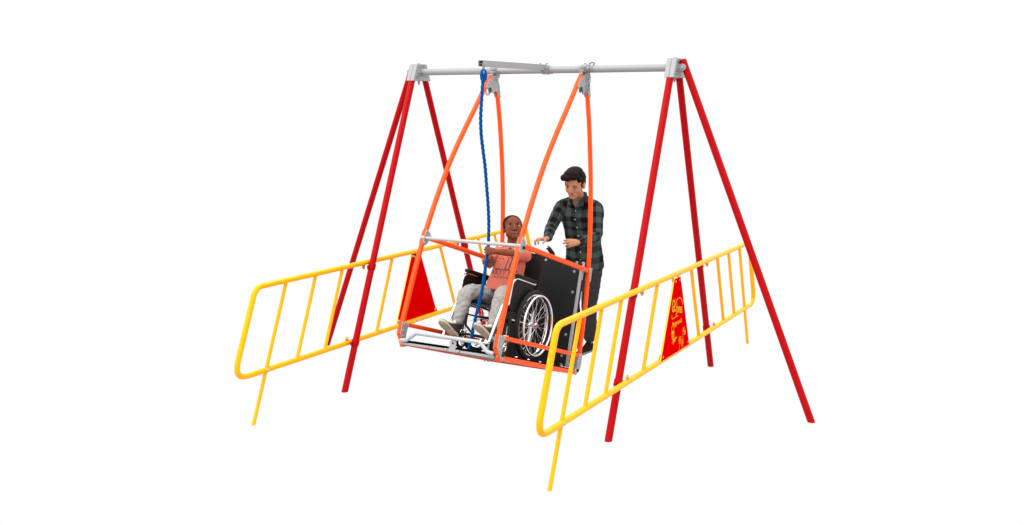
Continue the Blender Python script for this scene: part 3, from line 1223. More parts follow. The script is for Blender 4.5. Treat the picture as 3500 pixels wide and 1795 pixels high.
xr = SWX + .425
c1 = chain([(.495, .052, 2.664), (.500, .030, 2.690), (.500, -.008, 2.697), (.500, -.046, 2.683), (.498, -.052, 2.645), (.488, -.030, 2.604), (.485, -.010, 2.586), (.482, -.006, 2.563), (.480, -.008, 2.535), (.478, -.014, 2.509), (.476, -.019, 2.482), (.474, -.034, 2.462), (.462, -.046, 2.450), (.448, -.049, 2.452), (.420, -.020, 2.480)], 'safety_chain')
tag(c1, 'grey safety chain looped over the beam at the right hanger', 'chain', 'safety chains at the hangers')
xl = SWX - .425
c2 = chain([(-.445, -.040, 2.616), (-.450, -.053, 2.597), (-.450, -.080, 2.55), (-.452, -.088, 2.50), (-.448, -.086, 2.465), (-.440, -.071, 2.447), (-.420, -.070, 2.460), (-.400, -.065, 2.484)], 'safety_chain')
tag(c2, 'grey safety chain half hidden behind the left hanger plate and blue rope', 'chain', 'safety chains at the hangers')


# ------------------------------------------------------------------ people
def axes(yaw, pitch, roll=0.0):
    """head axes: F forward, R to the figure's left (+x when facing -y), U up. yaw 0 faces -y, positive turns towards +x; pitch up positive"""
    F = V(math.sin(yaw) * math.cos(pitch), -math.cos(yaw) * math.cos(pitch), math.sin(pitch))
    R = V(math.cos(yaw), math.sin(yaw), 0)
    U = R.cross(F) * -1
    if U.z < 0:
        U = -U
    if roll:
        Rm = Matrix.Rotation(roll, 3, F)
        R, U = Rm @ R, Rm @ U
    return R, F, U


def head_pieces(b, c, A, k, nose=1.0, ear=1.0, earz=0.0, cheek=False):
    R, F, U = A

    def P_(x, f, u):
        return V(c) + R * (x * k) + F * (f * k) + U * (u * k)

    def E(x, f, u, rx, rf, ru):
        b.ell(P_(x, f, u), (rx * k, rf * k, ru * k), (R, F, U), 28, 18)
    E(0, -.014, .036, .0765, .096, .083)
    E(0, .024, -.010, .0680, .066, .078)
    E(0, .024, -.058, .0580, .056, .046)
    E(0, .062, -.092, .0300, .024, .0220)
    E(0, .046, -.074, .0460, .038, .0340)
    for s in (-1, 1):
        E(s * .034, .050, -.026, .0310, .029, .0360)
        E(s * .027, .076, .0230, .0240, .0130, .0100)
        E(s * .0460, .012, -.060, .0180, .038, .0280)
        E(s * .0110 * nose, .0965, -.0330, .0078 * nose, .0085, .0072)
        # ear
        b.ell(P_(s * .0755, .000, -.008 + earz), (.0090 * k, .0180 * k * ear, .0290 * k * ear), (R, F, U))
        pts = [P_(s * (.0805 + .003 * math.sin(a)), -.004 + .018 * ear * math.cos(a), -.006 + earz + .030 * ear * math.sin(a)) for a in np.linspace(-1.2, 4.0, 16)]
        b.tube(pts, .0042 * k, 8, round_ends=True)
        # lids
        pts = [P_(s * (.0310 + .0165 * math.cos(a)), .0815 - .012 * abs(math.cos(a)) ** 2, .0030 + .0098 * math.sin(a)) for a in np.linspace(0, PI, 9)]
        b.tube(pts, .0030 * k, 8, round_ends=True)
        pts = [P_(s * (.0310 + .0160 * math.cos(a)), .0800 - .012 * abs(math.cos(a)) ** 2, .0030 - .0085 * math.sin(a)) for a in np.linspace(0, PI, 9)]
        b.tube(pts, .0026 * k, 8, round_ends=True)
    b.tube([P_(0, .082, .020), P_(0, .089, .004), P_(0, .100, -.018), P_(0, .1045, -.029)], [.0075 * k, .0080 * k * nose, .0098 * k * nose, .0105 * k * nose], 12, round_ends=True)
    E(0, .072, -.058, .0330, .0200, .0215)
    if cheek:
        for s in (-1, 1):
            E(s * .0340, .042, -.052, .0330, .0340, .0350)
    return P_


def face_parts(parent, P_, A, k, off, lip, brow, eyeopen=.0062, smile=0.0, irisd=(0, 0), full=1.0, big=1.0):
    R, F, U = A
    for s in (-1, 1):
        q = MB(off=off)
        q.ell(P_(s * .0310, .0745, .0030), (.0142 * k * big, .0110 * k, eyeopen * k), (R, F, U))
        e = q.build('eye', M['eye_white'], parent, smooth=180)
        q = MB(off=off)
        q.ell(P_(s * .0310 + irisd[0], .0812, .0034 + irisd[1]), (.0068 * k * big, .0066 * k, min(.0062, eyeopen * 1.05) * k), (R, F, U))
        q.build('iris', M['iris'], e, smooth=180)
        q = MB(off=off)
        pts = [P_(s * (.0310 + .0155 * math.cos(a)), .0855 - .010 * abs(math.cos(a)) ** 2, .0035 + eyeopen * 1.02 * math.sin(a)) for a in np.linspace(.1, PI - .1, 9)]
        q.tube(pts, .0012 * k, 6)
        q.build('eyelashes', M['iris'], e)
        q = MB(off=off)
        pts = [P_(s * x, f, u) for x, f, u in ((.0140, .0915, .0235), (.0250, .0925, .0275), (.0370, .0885, .0290), (.0500, .0745, .0240))]
        q.tube(catmull(pts, 4), [.0028 * k, .0040 * k, .0038 * k, .0018 * k], 8, flat=(1, .6), round_ends=True, up=U)
        q.build('eyebrow', brow, parent, smooth=180)
    q = MB(off=off)
    for dz, r in ((.0030 * full, .0040 * full), (-.0042 * full, .0052 * full)):
        pts = [P_(x, .0915 - abs(x) ** 2 * 13, -.0575 + dz * (1 - (x / .027) ** 2) + smile * (x / .027) ** 2) for x in np.linspace(-.025, .025, 11)]
        q.tube(pts, [.0010 * k, r * k * .9, r * k, r * k * .9, .0010 * k], 10, flat=(1, .8), up=U)
    q.build('lips', lip, parent, smooth=180)
    q = MB(off=off)
    for s in (-1, 1):
        q.ell(P_(s * .0075, .1010, -.0392), (.0032 * k, .0030 * k, .0016 * k), (R, F, U), 10, 6)
    q.build('nostril', brow, parent, smooth=180)


def hand(b, W_, D, N, T, k, curls, spread=.10, thumb=(.6, .75, .25), nails=None, fat=1.0):
    """W_ wrist, D along the hand, N out of the palm, T towards the thumb"""
    W_, D, N = V(W_), V(D).normalized(), V(N).normalized()
    N = (N - D * N.dot(D)).normalized()
    T = V(T)
    T = (T - D * T.dot(D) - N * T.dot(N)).normalized()
    rings = []
    for d, w, th in ((-.01, .026, .021), (.012, .030, .0200), (.035, .038, .0185), (.062, .042, .0165), (.085, .042, .0135), (.094, .038, .0085)):
        c = W_ + D * d * k
        rings.append([c + T * (w * k * math.copysign(abs(math.cos(a)) ** .8, math.cos(a))) + N * (th * k * math.sin(a)) for a in np.linspace(0, 2 * PI, 21)[:-1]])
    b.rings(rings)
    spec = [(.0325, .070, .0092), (.0110, .078, .0095), (-.0110, .073, .0091), (-.0320, .058, .0082)]
    for i, (t, Ln, r) in enumerate(spec):
        r *= fat
        base = W_ + D * (.084 - .006 * abs(i - 1)) * k + T * t * k
        d0 = (D + T * (t / .032) * spread).normalized()
        p = [base - d0 * .012 * k, base]
        cu = curls[i]
        ang = 0
        cur = base
        for j, fr_ in enumerate((.44, .31, .25)):
            ang += cu[j]
            dd = (d0 * math.cos(ang) + N * math.sin(ang)).normalized()
            cur = cur + dd * (Ln * fr_ * k)
            p.append(cur)
        b.tube(p[:1] + catmull(p[1:], 3), [r * k * 1.05, r * k * 1.05, r * k, r * k * .95, r * k * .78], 10, round_ends=True)
        if nails is not None:
            up = (dd.cross(T)).normalized()
            if up.dot(N) > 0:
                up = -up
            nails.ell(cur - dd * .004 * k + up * r * k * .62, (.0048 * k, .0062 * k, .0022 * k), (T, dd, up), 10, 6)
    tb = W_ + D * .022 * k + T * .024 * k
    td = (D * thumb[0] + T * thumb[1] + N * thumb[2]).normalized()
    td2 = (td + D * .5 + N * .15).normalized()
    p = [tb - td * .01 * k, tb, tb + td * .036 * k, tb + td * .036 * k + td2 * .030 * k, tb + td * .036 * k + td2 * .052 * k]
    b.tube(p, [.0150 * k, .0150 * k, .0115 * k, .0100 * k, .0085 * k], 10, round_ends=True)


def ring_loft(b, rows, seg=28, p=.85):
    """rows: (centre, lateral axis, depth axis, half width, half depth)"""
    R = []
    for c, X, Y, w, d in rows:
        c = V(c)
        R.append([c + V(X) * (w * math.copysign(abs(math.cos(a)) ** p, math.cos(a))) + V(Y) * (d * math.copysign(abs(math.sin(a)) ** p, math.sin(a))) for a in np.linspace(0, 2 * PI, seg + 1)[:-1]])
    b.rings(R)


def limb(b, pts, radii, n=5, flat=None, up=None):
    b.tube(catmull(pts, n), radii, 18, round_ends=True, flat=flat, up=up)


def shoe(parent, off, heel, D, U, k, mats, name='shoe', lace=False):
    D = V(D).normalized()
    U = V(U)
    U = (U - D * U.dot(D)).normalized()
    X = D.cross(U).normalized()
    heel = V(heel)
    outline = [(0, .0), (.006, .022), (.03, .030), (.08, .029), (.13, .034), (.17, .037), (.205, .030), (.228, .012), (.232, 0)]
    poly = [(d, w) for d, w in outline] + [(d, -w) for d, w in outline[::-1][1:-1]]
    q = MB(off=off)
    rows = []
    for h, g in ((0, .95), (.004, 1.0), (.018, 1.0), (.022, .97)):
        ctr = heel + D * .115 * k
        rows.append([ctr + (D * ((d - .115) * g) + X * (w * g)) * k + U * (h * k) for d, w in poly])
    q.rings(rows)
    so = q.build('sole', mats[0], None, smooth=50)
    q = MB(off=off)
    secs = [(.002, .020, .100), (.03, .032, .118), (.06, .034, .116), (.09, .034, .088), (.13, .034, .060), (.17, .036, .046), (.205, .029, .036), (.226, .012, .026)]
    R = []
    for d, w, h in secs:
        R.append([heel + D * d * k + X * (w * math.cos(a) * (1 - .35 * max(0, math.sin(a)) ** 2) * k) + U * ((.020 + (h - .020) * max(0, math.sin(a)) ** .8 if math.sin(a) > 0 else .020) * k) for a in np.linspace(0, 2 * PI, 25)[:-1]])
    q.rings(R)
    up = q.build(name, mats[1], parent, smooth=60)
    so.parent = up
    if lace:
        q = MB(off=off)
        for i, d in enumerate((.075, .092, .109, .126, .142)):
            h = float(np.interp(d, [s_[0] for s_ in secs], [s_[2] for s_ in secs]))
            for sg in (-1, 1):
                q.tube([heel + D * (d + .008 * sg * -1) * k - X * .016 * k + U * (h - .004) * k, heel + D * d * k + U * (h + .004) * k, heel + D * (d + .008 * sg) * k + X * .016 * k + U * (h - .004) * k], .0045 * k, 8, round_ends=True)
        q.ell(heel + D * .078 * k + U * .108 * k, (.024 * k, .014 * k, .026 * k), (X, D, U))
        q.ell(heel + D * .115 * k + U * .066 * k, (.022 * k, .040 * k, .014 * k), (X, (D - U * .6).normalized(), (U + D * .6).normalized()))
        q.build('laces', mats[2], up, smooth=180)
    return up


# ---- man, standing behind the swing and leaning towards the chair
MO = (-.04, 1.04, 0)
man = empty('person', MO)
tag(man, 'young man in green and black checked shirt standing behind the swing, reaching forward', 'person')
MX = V(1, 0, 0)


def mframe(t):
    """spine point and axes at height parameter t (0 pelvis .. 1 shoulders)"""
    pts = [V(-.040, 1.035, .86), V(-.038, 1.015, 1.05), V(-.030, .955, 1.25), V(-.022, .875, 1.43)]
    return pts


hipc = V(-.040, 1.035, .88)
waist = V(-.038, 1.010, 1.06)
chest = V(-.030, .950, 1.27)
shc = V(-.020, .880, 1.445)
neckb = V(-.012, .842, 1.505)
MH = V(-.001, .735, 1.641)
MA = axes(math.radians(1), math.radians(-19), math.radians(-3))
MA = (MA[0] * 1.12, MA[1], MA[2])
MK = 1.03
sp1 = (waist - hipc).normalized()
sp2 = (shc - chest).normalized()


def dep(sp):
    return MX.cross(sp).normalized()


shL = V(.150, .868, 1.425)
shR = V(-.195, .868, 1.425)
elL = V(.222, .735, 1.195)
wrL = V(.180, .462, 1.160)
elR = V(-.215, .680, 1.240)
wrR = V(-.137, .460, 1.172)
hL, hR = V(.055, 1.035, .90), V(-.135, 1.035, .90)
kL, kR = V(.040, .985, .50), V(-.150, 1.0, .50)
aL, aR = V(.010, 1.075, .135), V(-.165, 1.12, .135)
b = MB(off=MO)
P_m = head_pieces(b, MH, MA, MK)
limb(b, [neckb - V(0, -.02, .06), neckb + V(0, -.015, .01), MH - MA[1] * .015 - MA[2] * .05], [.060, .056, .055])
ring_loft(b, [(hipc - V(0, 0, .06), MX, dep(sp1), .14, .10), (hipc, MX, dep(sp1), .165, .11), (waist, MX, dep(sp1), .145, .095), (chest, MX, dep(sp2), .145, .095), (shc - V(0, 0, .05), MX, dep(sp2), .130, .078), (shc + V(0, 0, .02), MX, dep(sp2), .070, .050)])
for sh, el, wr in ((shL, elL, wrL), (shR, elR, wrR)):
    limb(b, [sh + V(0, 0, -.01), (sh + el) / 2, el, (el * .5 + wr * .5), wr], [.046, .044, .036, .034, .026])
for h_, k_, a_ in ((hL, kL, aL), (hR, kR, aR)):
    limb(b, [h_, (h_ + k_) / 2, k_, (k_ * .6 + a_ * .4), a_], [.088, .078, .055, .052, .036])
    limb(b, [a_ + V(0, .0, -.02), a_ + V(0, -.01, -.085), a_ + V(-.02, -.08, -.095)], [.030, .024, .018])
nl = MB(off=MO)
# left hand: back of the hand seen, fingers towards the chair and slightly apart
hand(b, wrL + V(-.006, -.02, -.004), V(-.62, -.76, .00), V(-.55, .40, -.35), V(.05, -.2, 1), .86, [(.35, .40, .3), (.35, .5, .3), (.5, .6, .35), (.6, .6, .35)], spread=.17, thumb=(.85, .45, .55), nails=nl, fat=1.15)
# right hand: palm down
hand(b, wrR + V(-.004, -.02, -.004), V(-.50, -.86, .02), V(.15, -.05, -1), V(1, -.35, -.15), .96, [(.25, .95, .5), (.25, .85, .45), (.3, .85, .5), (.4, .9, .5)], spread=.24, thumb=(.55, .65, .45), nails=nl)
mb_ = skin_mesh(b, 'body', M['skin_man'], man, .0034, 3, post=lambda m: soften(m, MH - V(*MO), .15, 9))
nl.build('fingernail', M['nail'], mb_, smooth=180)
face_parts(mb_, P_m, MA, MK, MO, M['lip_man'], M['brow'], eyeopen=.0050, irisd=(-.0010, -.0005))

# hair
b = MB(off=MO)
R_, F_, U_ = MA


def EH(x, f, u, rx, rf, ru):
    b.ell(P_m(x, f, u), (rx * MK, rf * MK, ru * MK), (R_, F_, U_), 28, 18)


EH(0, -.026, .052, .0820, .0960, .0830)
EH(0, -.062, .006, .0690, .0500, .0620)
EH(-.006, .030, .112, .0660, .0600, .0400)
EH(-.034, .066, .094, .0540, .0460, .0310)
EH(.014, .046, .098, .0500, .0440, .0300)
EH(-.058, .070, .084, .0300, .0340, .0220)
EH(0, -.014, .118, .0680, .0700, .0420)
for s in (-1, 1):
    EH(s * .0660, -.004, .040, .0125, .0270, .0340)
    EH(s * .0685, .024, .010, .0065, .0090, .0250)
    EH(s * .056, .030, .062, .0190, .0300, .0230)
hm = skin_mesh(b, 'hair', M['hair_man'], man, .0035, 4, folds=(.0028, 26, (.35, 1, 1.6)))

# shirt
UPV = V(0, 0, 1)
b = MB(off=MO)
hem = hipc - V(0, -.006, .055)
ring_loft(b, [(hem, MX, dep(sp1), .186, .128), (hem + V(0, 0, .02), MX, dep(sp1), .188, .130), (hipc + V(0, 0, .06), MX, dep(sp1), .182, .126), (waist, MX, dep(sp1), .168, .118), (waist + (chest - waist) * .5, MX, dep(sp2), .172, .122), (chest, MX, dep(sp2), .186, .130), (shc - V(0, -.006, .07), MX, dep(sp2), .195, .122), (shc - V(0, 0, .015), MX, dep(sp2), .160, .095), (shc + V(0, .006, .050), MX, dep(sp2), .082, .062)])
for sh, el, wr, in_ in ((shL, elL, wrL, 1), (shR, elR, wrR, -1)):
    cuff = wr * .93 + el * .07
    limb(b, [neckb + V(in_ * .045, .030, -.005), (neckb + sh) / 2 + V(in_ * .012, .010, -.002), sh + V(in_ * .008, 0, -.014), (sh + el) / 2, el, (el * .5 + wr * .5), cuff], [.036, .050, .064, .061, .050, .047, .038])
    d = (wr - el).normalized()
    b.tube([cuff - d * .05, cuff + d * .006], .0405, 18)
# collar
for s in (-1, 1):
    pts = [neckb + V(s * .020, -.105, -.078), neckb + V(s * .046, -.085, -.030), neckb + V(s * .070, -.020, .014), neckb + V(s * .045, .046, .034), neckb + V(0, .062, .040)]
    b.tube(catmull(pts, 5), [.018, .024, .024, .022, .022], 12, flat=(1, .36), up=V(s * .5, -.3, 1), round_ends=True)
    e0, e1, e2 = neckb + V(s * .020, -.118, -.080), neckb + V(s * .085, -.085, -.075), neckb + V(s * .070, -.045, -.002)
    nn_ = (e1 - e0).cross(e2 - e0).normalized() * .004
    b.add([e0 - nn_, e1 - nn_, e2 - nn_, e0 + nn_, e1 + nn_, e2 + nn_], [(0, 1, 2), (5, 4, 3), (0, 3, 4, 1), (1, 4, 5, 2), (2, 5, 3, 0)])


def plaid_attr(me):
    n = len(me.vertices)
    co = np.empty(n * 3)
    me.vertices.foreach_get('co', co)
    co = co.reshape(-1, 3) + np.array(MO)
    segs = [('t', np.array(hem), np.array(chest)), ('t', np.array(chest), np.array(shc + V(0, -.02, .06)))]
    lims = []
    for sh, el, wr in ((shL, elL, wrL), (shR, elR, wrR)):
        lims.append(('l', np.array(sh), np.array(el), 0.0))
        lims.append(('l', np.array(el), np.array(wr), float((el - sh).length)))
    best = np.full(n, 1e9)
    uv = np.zeros((n, 3))
    for kind, a, c in segs:
        d = c - a
        Ls = np.linalg.norm(d)
        d = d / Ls
        t = np.clip((co - a) @ d, 0, Ls)
        pr = a + t[:, None] * d
        w = co - pr
        dist = np.linalg.norm(w / np.array([.185, .125, .125]), axis=1)
        m = dist < best
        best[m] = dist[m]
        base = 0 if a[2] < 1.2 else float(np.linalg.norm(np.array(chest) - np.array(hem)))
        uv[m, 0] = (co[m, 0] - a[0]) * 1.0 + .003
        uv[m, 1] = base + t[m]
    for kind, a, c, base in lims:
        d = c - a
        Ls = np.linalg.norm(d)
        d = d / Ls
        t = np.clip((co - a) @ d, 0, Ls)
        pr = a + t[:, None] * d
        w = co - pr
        dist = np.linalg.norm(w, axis=1) / .062
        m = (dist < best) & ((co - a) @ d > -.03)
        best[m] = dist[m]
        e1 = np.cross(d, np.array([0, 1, .3]))
        e1 /= np.linalg.norm(e1)
        e2 = np.cross(d, e1)
        ang = np.arctan2(w @ e2, w @ e1)
        uv[m, 0] = ang[m] * .0586 + .02
        uv[m, 1] = base + t[m] + .01
    at = me.attributes.new('cloth', 'FLOAT_VECTOR', 'POINT')
    at.data.foreach_set('vector', uv.ravel())


shirt = skin_mesh(b, 'checked_shirt', M['plaid'], man, .0055, 4, folds=(.0060, 11, (1, 1, .8)), post=plaid_attr)
dg = bpy.context.evaluated_depsgraph_get()


def bvh_of(o):
    return BVHTree.FromPolygons([v.co.copy() for v in o.data.vertices], [tuple(p.vertices) for p in o.data.polygons])


sb = bvh_of(shirt)
q = MB(off=(0, 0, 0))
pk = MB(off=(0, 0, 0))
pts = []
for z in np.linspace(.86, 1.42, 30):
    hit = sb.ray_cast(V(-.018 - MO[0], .2 - MO[1], z), V(0, 1, 0))
    if hit[0] is not None:
        pts.append((z, hit[0], hit[1]))
for z in (1.395, 1.315, 1.235, 1.155, 1.075, .995, .915):
    hit = sb.ray_cast(V(-.018 - MO[0], .2 - MO[1], z), V(0, 1, 0))
    if hit[0] is not None:
        q.bolt(hit[0], hit[1], .0062, .0026, washer=.0070)
q.build('shirt_button', M['shirt_in'], shirt)
if len(pts) > 5:
    for dx in (-.018, .016):
        col = []
        for z, _, _ in pts:
            hit = sb.ray_cast(V(-.018 + dx - MO[0], .2 - MO[1], z), V(0, 1, 0))
            if hit[0] is not None and abs(hit[0].y) < 2:
                col.append(hit[0] + V(0, -.0005, 0))
        pk.tube(col, .0016, 6)
    pk.build('placket_seam', M['plaid_seam'] if 'plaid_seam' in M else mat('teal_seam', (.022, .045, .043), .9, spec=.04, nscale=100, namt=.3), shirt)

# trousers
b = MB(off=MO)
ring_loft(b, [(hipc - V(0, 0, .10), MX, V(0, 1, 0), .150, .110), (hipc - V(0, 0, .03), MX, V(0, 1, 0), .172, .118), (hipc + V(0, 0, .05), MX, V(0, 1, 0), .160, .108)])
for h_, k_, a_ in ((hL, kL, aL), (hR, kR, aR)):
    limb(b, [h_ + V(0, 0, -.02), (h_ + k_) / 2, k_, (k_ * .5 + a_ * .5), a_ + V(0, 0, .02)], [.094, .092, .074, .068, .062])
skin_mesh(b, 'trousers', M['jeans'], man, .006, 4, folds=(.0060, 9, (1, 1, 1.4)))
for a_, dx in ((aL, -.15), (aR, -.35)):
    D = V(dx, -1, 0).normalized()
    shoe(man, MO, V(a_.x, a_.y, .0) - D * .040, D, V(0, 0, 1), 1.10, (M['sole_white'], M['shoe_black']), 'shoe')

# ---- boy, seated in the wheelchair (local frame of the swing)
BB = (0, -.70, .45)
boy = lroot('person', BB)
tag(boy, 'seated boy in coral printed t-shirt and grey joggers holding the blue rope', 'person')
LX, LY, LZ = V(1, 0, 0), V(0, 1, 0), V(0, 0, 1)


def w2l_dir(d):
    return V(d[0], d[1] * CT - d[2] * ST, d[1] * ST + d[2] * CT)


BK = .88
Aw = axes(math.radians(40), math.radians(18), math.radians(2))
BA = tuple(w2l_dir(a) for a in Aw)
BA = (BA[0] * 1.14, BA[1], BA[2])
BH = V(.004, -.700, 1.075)
bsh = {1: V(.118, -.640, .868), -1: V(-.118, -.650, .868)}
bel = {1: V(.152, -.862, .846), -1: V(-.110, -.800, .790)}
bwr = {1: V(.050, -.985, .826), -1: V(-.056, -.950, .746)}
bhip = {1: V(.072, -.640, .510), -1: V(-.072, -.640, .510)}
bkn = {1: V(.158, -.965, .500), -1: V(-.160, -.965, .480)}
ban = {1: V(.160, -1.030, .242), -1: V(-.168, -1.030, .236)}
b = MB(off=BB)
P_b = head_pieces(b, BH, BA, BK, nose=1.3, ear=1.05, earz=-.016, cheek=True)
limb(b, [V(0, -.640, .885), V(.0, -.655, .94), BH - BA[1] * .016 - BA[2] * .045], [.050, .044, .043])
ring_loft(b, [(V(0, -.64, .46), LX, LY, .10, .08), (V(0, -.64, .52), LX, LY, .115, .085), (V(0, -.645, .62), LX, LY, .10, .075), (V(0, -.645, .75), LX, LY, .108, .075), (V(0, -.645, .85), LX, LY, .11, .065), (V(0, -.645, .90), LX, LY, .065, .045)])
for s in (-1, 1):
    limb(b, [bsh[s], (bsh[s] + bel[s]) / 2, bel[s], (bel[s] + bwr[s]) / 2, bwr[s]], [.036, .032, .0275, .0275, .0195])
    limb(b, [bhip[s], (bhip[s] + bkn[s]) / 2, bkn[s], (bkn[s] * .6 + ban[s] * .4), ban[s]], [.06, .054, .040, .038, .028])
# rope passes through local points near the hands
grip = [(1.35, .9, .6), (1.35, .9, .6), (1.35, .9, .6), (1.3, .9, .6)]
grip = [(.55, 1.1, .9), (.55, 1.1, .9), (.6, 1.1, .9), (.6, 1.15, .9)]
hand(b, bwr[1] + V(-.004, 0, 0), V(-.87, -.45, -.04), V(-.45, .87, 0), V(0, .1, 1), .76, grip, spread=.20, thumb=(.7, .25, .85))
hand(b, bwr[-1] + V(.0, -.004, -.004), V(.85, .40, -.30), V(.45, -.87, .1), V(.1, 0, 1), .72, [(.7, 1.0, .8)] * 4, spread=.16, thumb=(.5, .35, .9))
bb_ = skin_mesh(b, 'body', M['skin_boy'], boy, .0030, 3, post=lambda m: soften(m, BH - V(*BB), .13, 9))
face_parts(bb_, P_b, BA, BK, BB, M['lip_boy'], M['brow_boy'], eyeopen=.0074, smile=.0030, full=1.3, big=1.12, irisd=(-.0018, 0))
b = MB(off=BB)
for (x, f, u, rx, rf, ru) in ((0, -.0155, .0405, .0777, .0935, .0800), (0, -.050, .006, .070, .058, .064)):
    b.ell(P_b(x, f, u), (rx * BK, rf * BK, ru * BK), BA, 32, 20)
for s in (-1, 1):
    b.ell(P_b(s * .0700, .004, .018), (.0100 * BK, .028 * BK, .038 * BK), BA, 20, 12)
skin_mesh(b, 'cropped_hair', M['hair_boy'], boy, .003, 3)

b = MB(off=BB)
ring_loft(b, [(V(0, -.675, .548), LX, LY, .150, .130), (V(0, -.675, .562), LX, LY, .152, .132), (V(0, -.668, .62), LX, LY, .143, .122), (V(0, -.655, .72), LX, LY, .128, .106), (V(0, -.650, .80), LX, LY, .128, .098), (V(0, -.647, .862), LX, LY, .124, .082), (V(0, -.647, .897), LX, LY, .088, .062), (V(0, -.650, .915), LX, LY, .060, .052)])
for s in (-1, 1):
    d = (bel[s] - bsh[s])
    limb(b, [bsh[s] + V(-s * .03, 0, .004), bsh[s] + V(s * .006, 0, -.004), bsh[s] + d * .45, bsh[s] + d * (.74 if s > 0 else .60)], [.048, .052, .052, .055 if s > 0 else .046])
tee = skin_mesh(b, 't_shirt', M['tee'], boy, .0045, 4, folds=(.0055, 15, (1, 1, .7)))
tb_ = bvh_of(tee)


def project(me, name, parent, ox, oz, sx_=1, sz_=1):
    """lay a flat mesh (x,y) on the front of the t-shirt"""
    keep = []
    for v in me.vertices:
        x = v.co.x * sx_ + ox - .024
        z = v.co.y * sz_ + oz + .036
        dirn = V(-.30, .95, 0).normalized()
        st = V(x - BB[0], -.655 - BB[1], z - BB[2]) - dirn * .6
        hit = tb_.ray_cast(st, dirn)
        if hit[0] is None:
            keep.append(v.index)
        else:
            v.co = hit[0] + hit[1] * .0012
    if keep:
        bm = bmesh.new()
        bm.from_mesh(me)
        bm.verts.ensure_lookup_table()
        bmesh.ops.delete(bm, geom=[bm.verts[i] for i in keep], context='VERTS')
        bm.to_mesh(me)
        bm.free()
    me.materials.append(M['teedark'])
    me.name = name
    o = bpy.data.objects.new(name, me)
    COL.objects.link(o)
    o.parent = parent
    return o


def flat_mesh(polys):
    q = MB()
    for poly in polys:
        q.add([(x, y, 0) for x, y in poly], [tuple(range(len(poly)))])
    return q.build('x', [], mesh_only=True)


def strip(pts, w):
    out = []
    for i in range(len(pts) - 1):
        a, c = V(*pts[i], 0), V(*pts[i + 1], 0)
        d = (c - a).normalized()
        n = V(-d.y, d.x, 0) * (w[i] if isinstance(w, list) else w) / 2
        n2 = V(-d.y, d.x, 0) * (w[i + 1] if isinstance(w, list) else w) / 2
        out.append([(a.x - n.x, a.y - n.y), (c.x - n2.x, c.y - n2.y), (c.x + n2.x, c.y + n2.y), (a.x + n.x, a.y + n.y)])
    return out


def fine_text(t, size, **kw):
    return text_mesh(t, size, 0, **kw)


project(fine_text('PARTY BAY', .050, spacing=1.15), 'print', tee, .012, .653, .98, 1.10)
project(fine_text('ENDLESS SUMMER', .021, shear=.15, spacing=1.1), 'print', tee, .010, .618, 1.0, 1.0)
project(fine_text('WAVE', .018), 'print', tee, -.030, .772)
t_ = fine_text('95-YRLS-5', .015)
for v in t_.vertices:
    v.co = V(-v.co.y, v.co.x, 0) if False else V(v.co.y * -1, v.co.x, 0)
project(t_, 'print', tee, .085, .745)
pol = []
for xx, ht in ((.028, .846), (.060, .790)):
    pol += strip([(xx - .012, .684), (xx - .004, .72), (xx + .002, .76), (xx + .006, ht)], [.009, .007, .006, .005])
for cx, cz, sc_ in ((.036, .856, 1.1), (.068, .795, .7)):
    for a in (.15, .7, 1.35, 1.9, 2.5, 3.0, 3.5, -.3):
        e = (cx + .034 * sc_ * math.cos(a), cz + .024 * sc_ * math.sin(a) - .006 * sc_)
        m_ = (cx + .018 * sc_ * math.cos(a), cz + .018 * sc_ * math.sin(a) + .004 * sc_)
        pol += strip([(cx, cz), m_, e], [.006 * sc_, .009 * sc_, .001])
pol += strip([(.034, .842), (.030, .79)], .005)
random.seed(3)
x0 = -.075
while x0 < .115:
    w_ = random.uniform(.006, .013)
    h_ = random.uniform(.007, .013)
    pol.append([(x0, .684 - h_ / 2), (x0 + w_, .684 - h_ / 2), (x0 + w_, .684 + h_ / 2), (x0, .684 + h_ / 2)])
    x0 += w_ + random.uniform(.001, .004)
pol += strip([(-.078, .676), (.118, .676)], .0016)
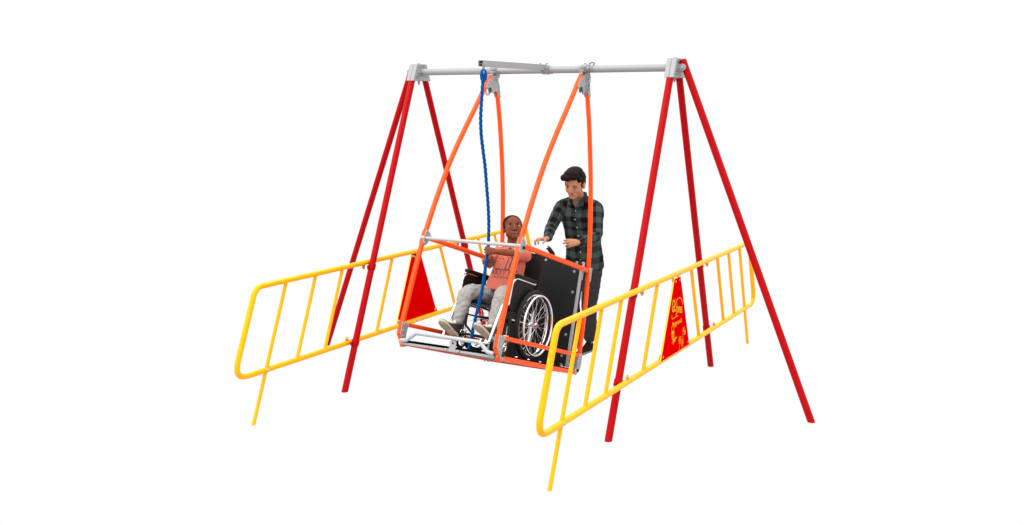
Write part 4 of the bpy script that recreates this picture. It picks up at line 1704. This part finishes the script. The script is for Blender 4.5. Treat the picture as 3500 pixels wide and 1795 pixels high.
pol += strip([(-.078, .692), (.118, .692)], .0016)
sbp = [(-.032 + .021 * math.sin(a), .742 - .052 * math.cos(a)) for a in np.linspace(0, 2 * PI, 20)]
pol += strip(sbp, .0014)
pol += strip([(-.05, .752), (-.014, .752)], .0012)
for k_ in range(4):
    pol += strip([(-.042 + .004 * k_, .728 - .007 * k_), (-.034, .733 - .007 * k_), (-.022 - .003 * k_, .727 - .007 * k_)], .0018)
project(flat_mesh(pol), 'print', tee, 0, 0)

b = MB(off=BB)
ring_loft(b, [(V(0, -.635, .462), LX, LY, .135, .085), (V(0, -.635, .52), LX, LY, .132, .100), (V(0, -.640, .585), LX, LY, .118, .098)])
for s in (-1, 1):
    limb(b, [bhip[s] + V(0, 0, .005), bhip[s] * .5 + bkn[s] * .5 + V(0, 0, .006), bkn[s] + V(0, .01, .0), bkn[s] * .55 + ban[s] * .45, ban[s] * .9 + bkn[s] * .1], [.072, .073, .061, .055, .043])
    c = ban[s] * .93 + bkn[s] * .07
    dd = (ban[s] - bkn[s]).normalized()
    b.tube([c - dd * .012, c + dd * .014], .0400, 18, round_ends=False)
jog = skin_mesh(b, 'joggers', M['jogger'], boy, .005, 4, folds=(.0095, 17, (1, 1, 1)))
jb = bvh_of(jog)
pts = []
for t in np.linspace(0, 1, 16):
    p = bkn[1] * (1 - t) + ban[1] * t + V(0, 0, .02) * (1 - t)
    hit = jb.ray_cast(p - V(*BB) + V(.2, -.12, 0) * 1.0, V(-.2, .12, 0).normalized())
    if hit[0] is not None:
        pts.append(hit[0] + hit[1] * .0008)
q = MB()
q.tube(pts, .0016, 6)
q.build('piping', M['piping'], jog)
for s in (-1, 1):
    D = V(-.34, -.82, .46) if s > 0 else V(-.24, -.86, .46)
    D.normalize()
    U = V(-.20, .4, .88)
    U = (U - D * U.dot(D)).normalized()
    heel = ban[s] - D * .050 - U * .108 + V(0, 0, -.008)
    shoe(boy, BB, heel, D, U, 1.0, (M['sole_cream'], M['shoe_brown'], M['shoe_lace']), 'sneaker', lace=True)
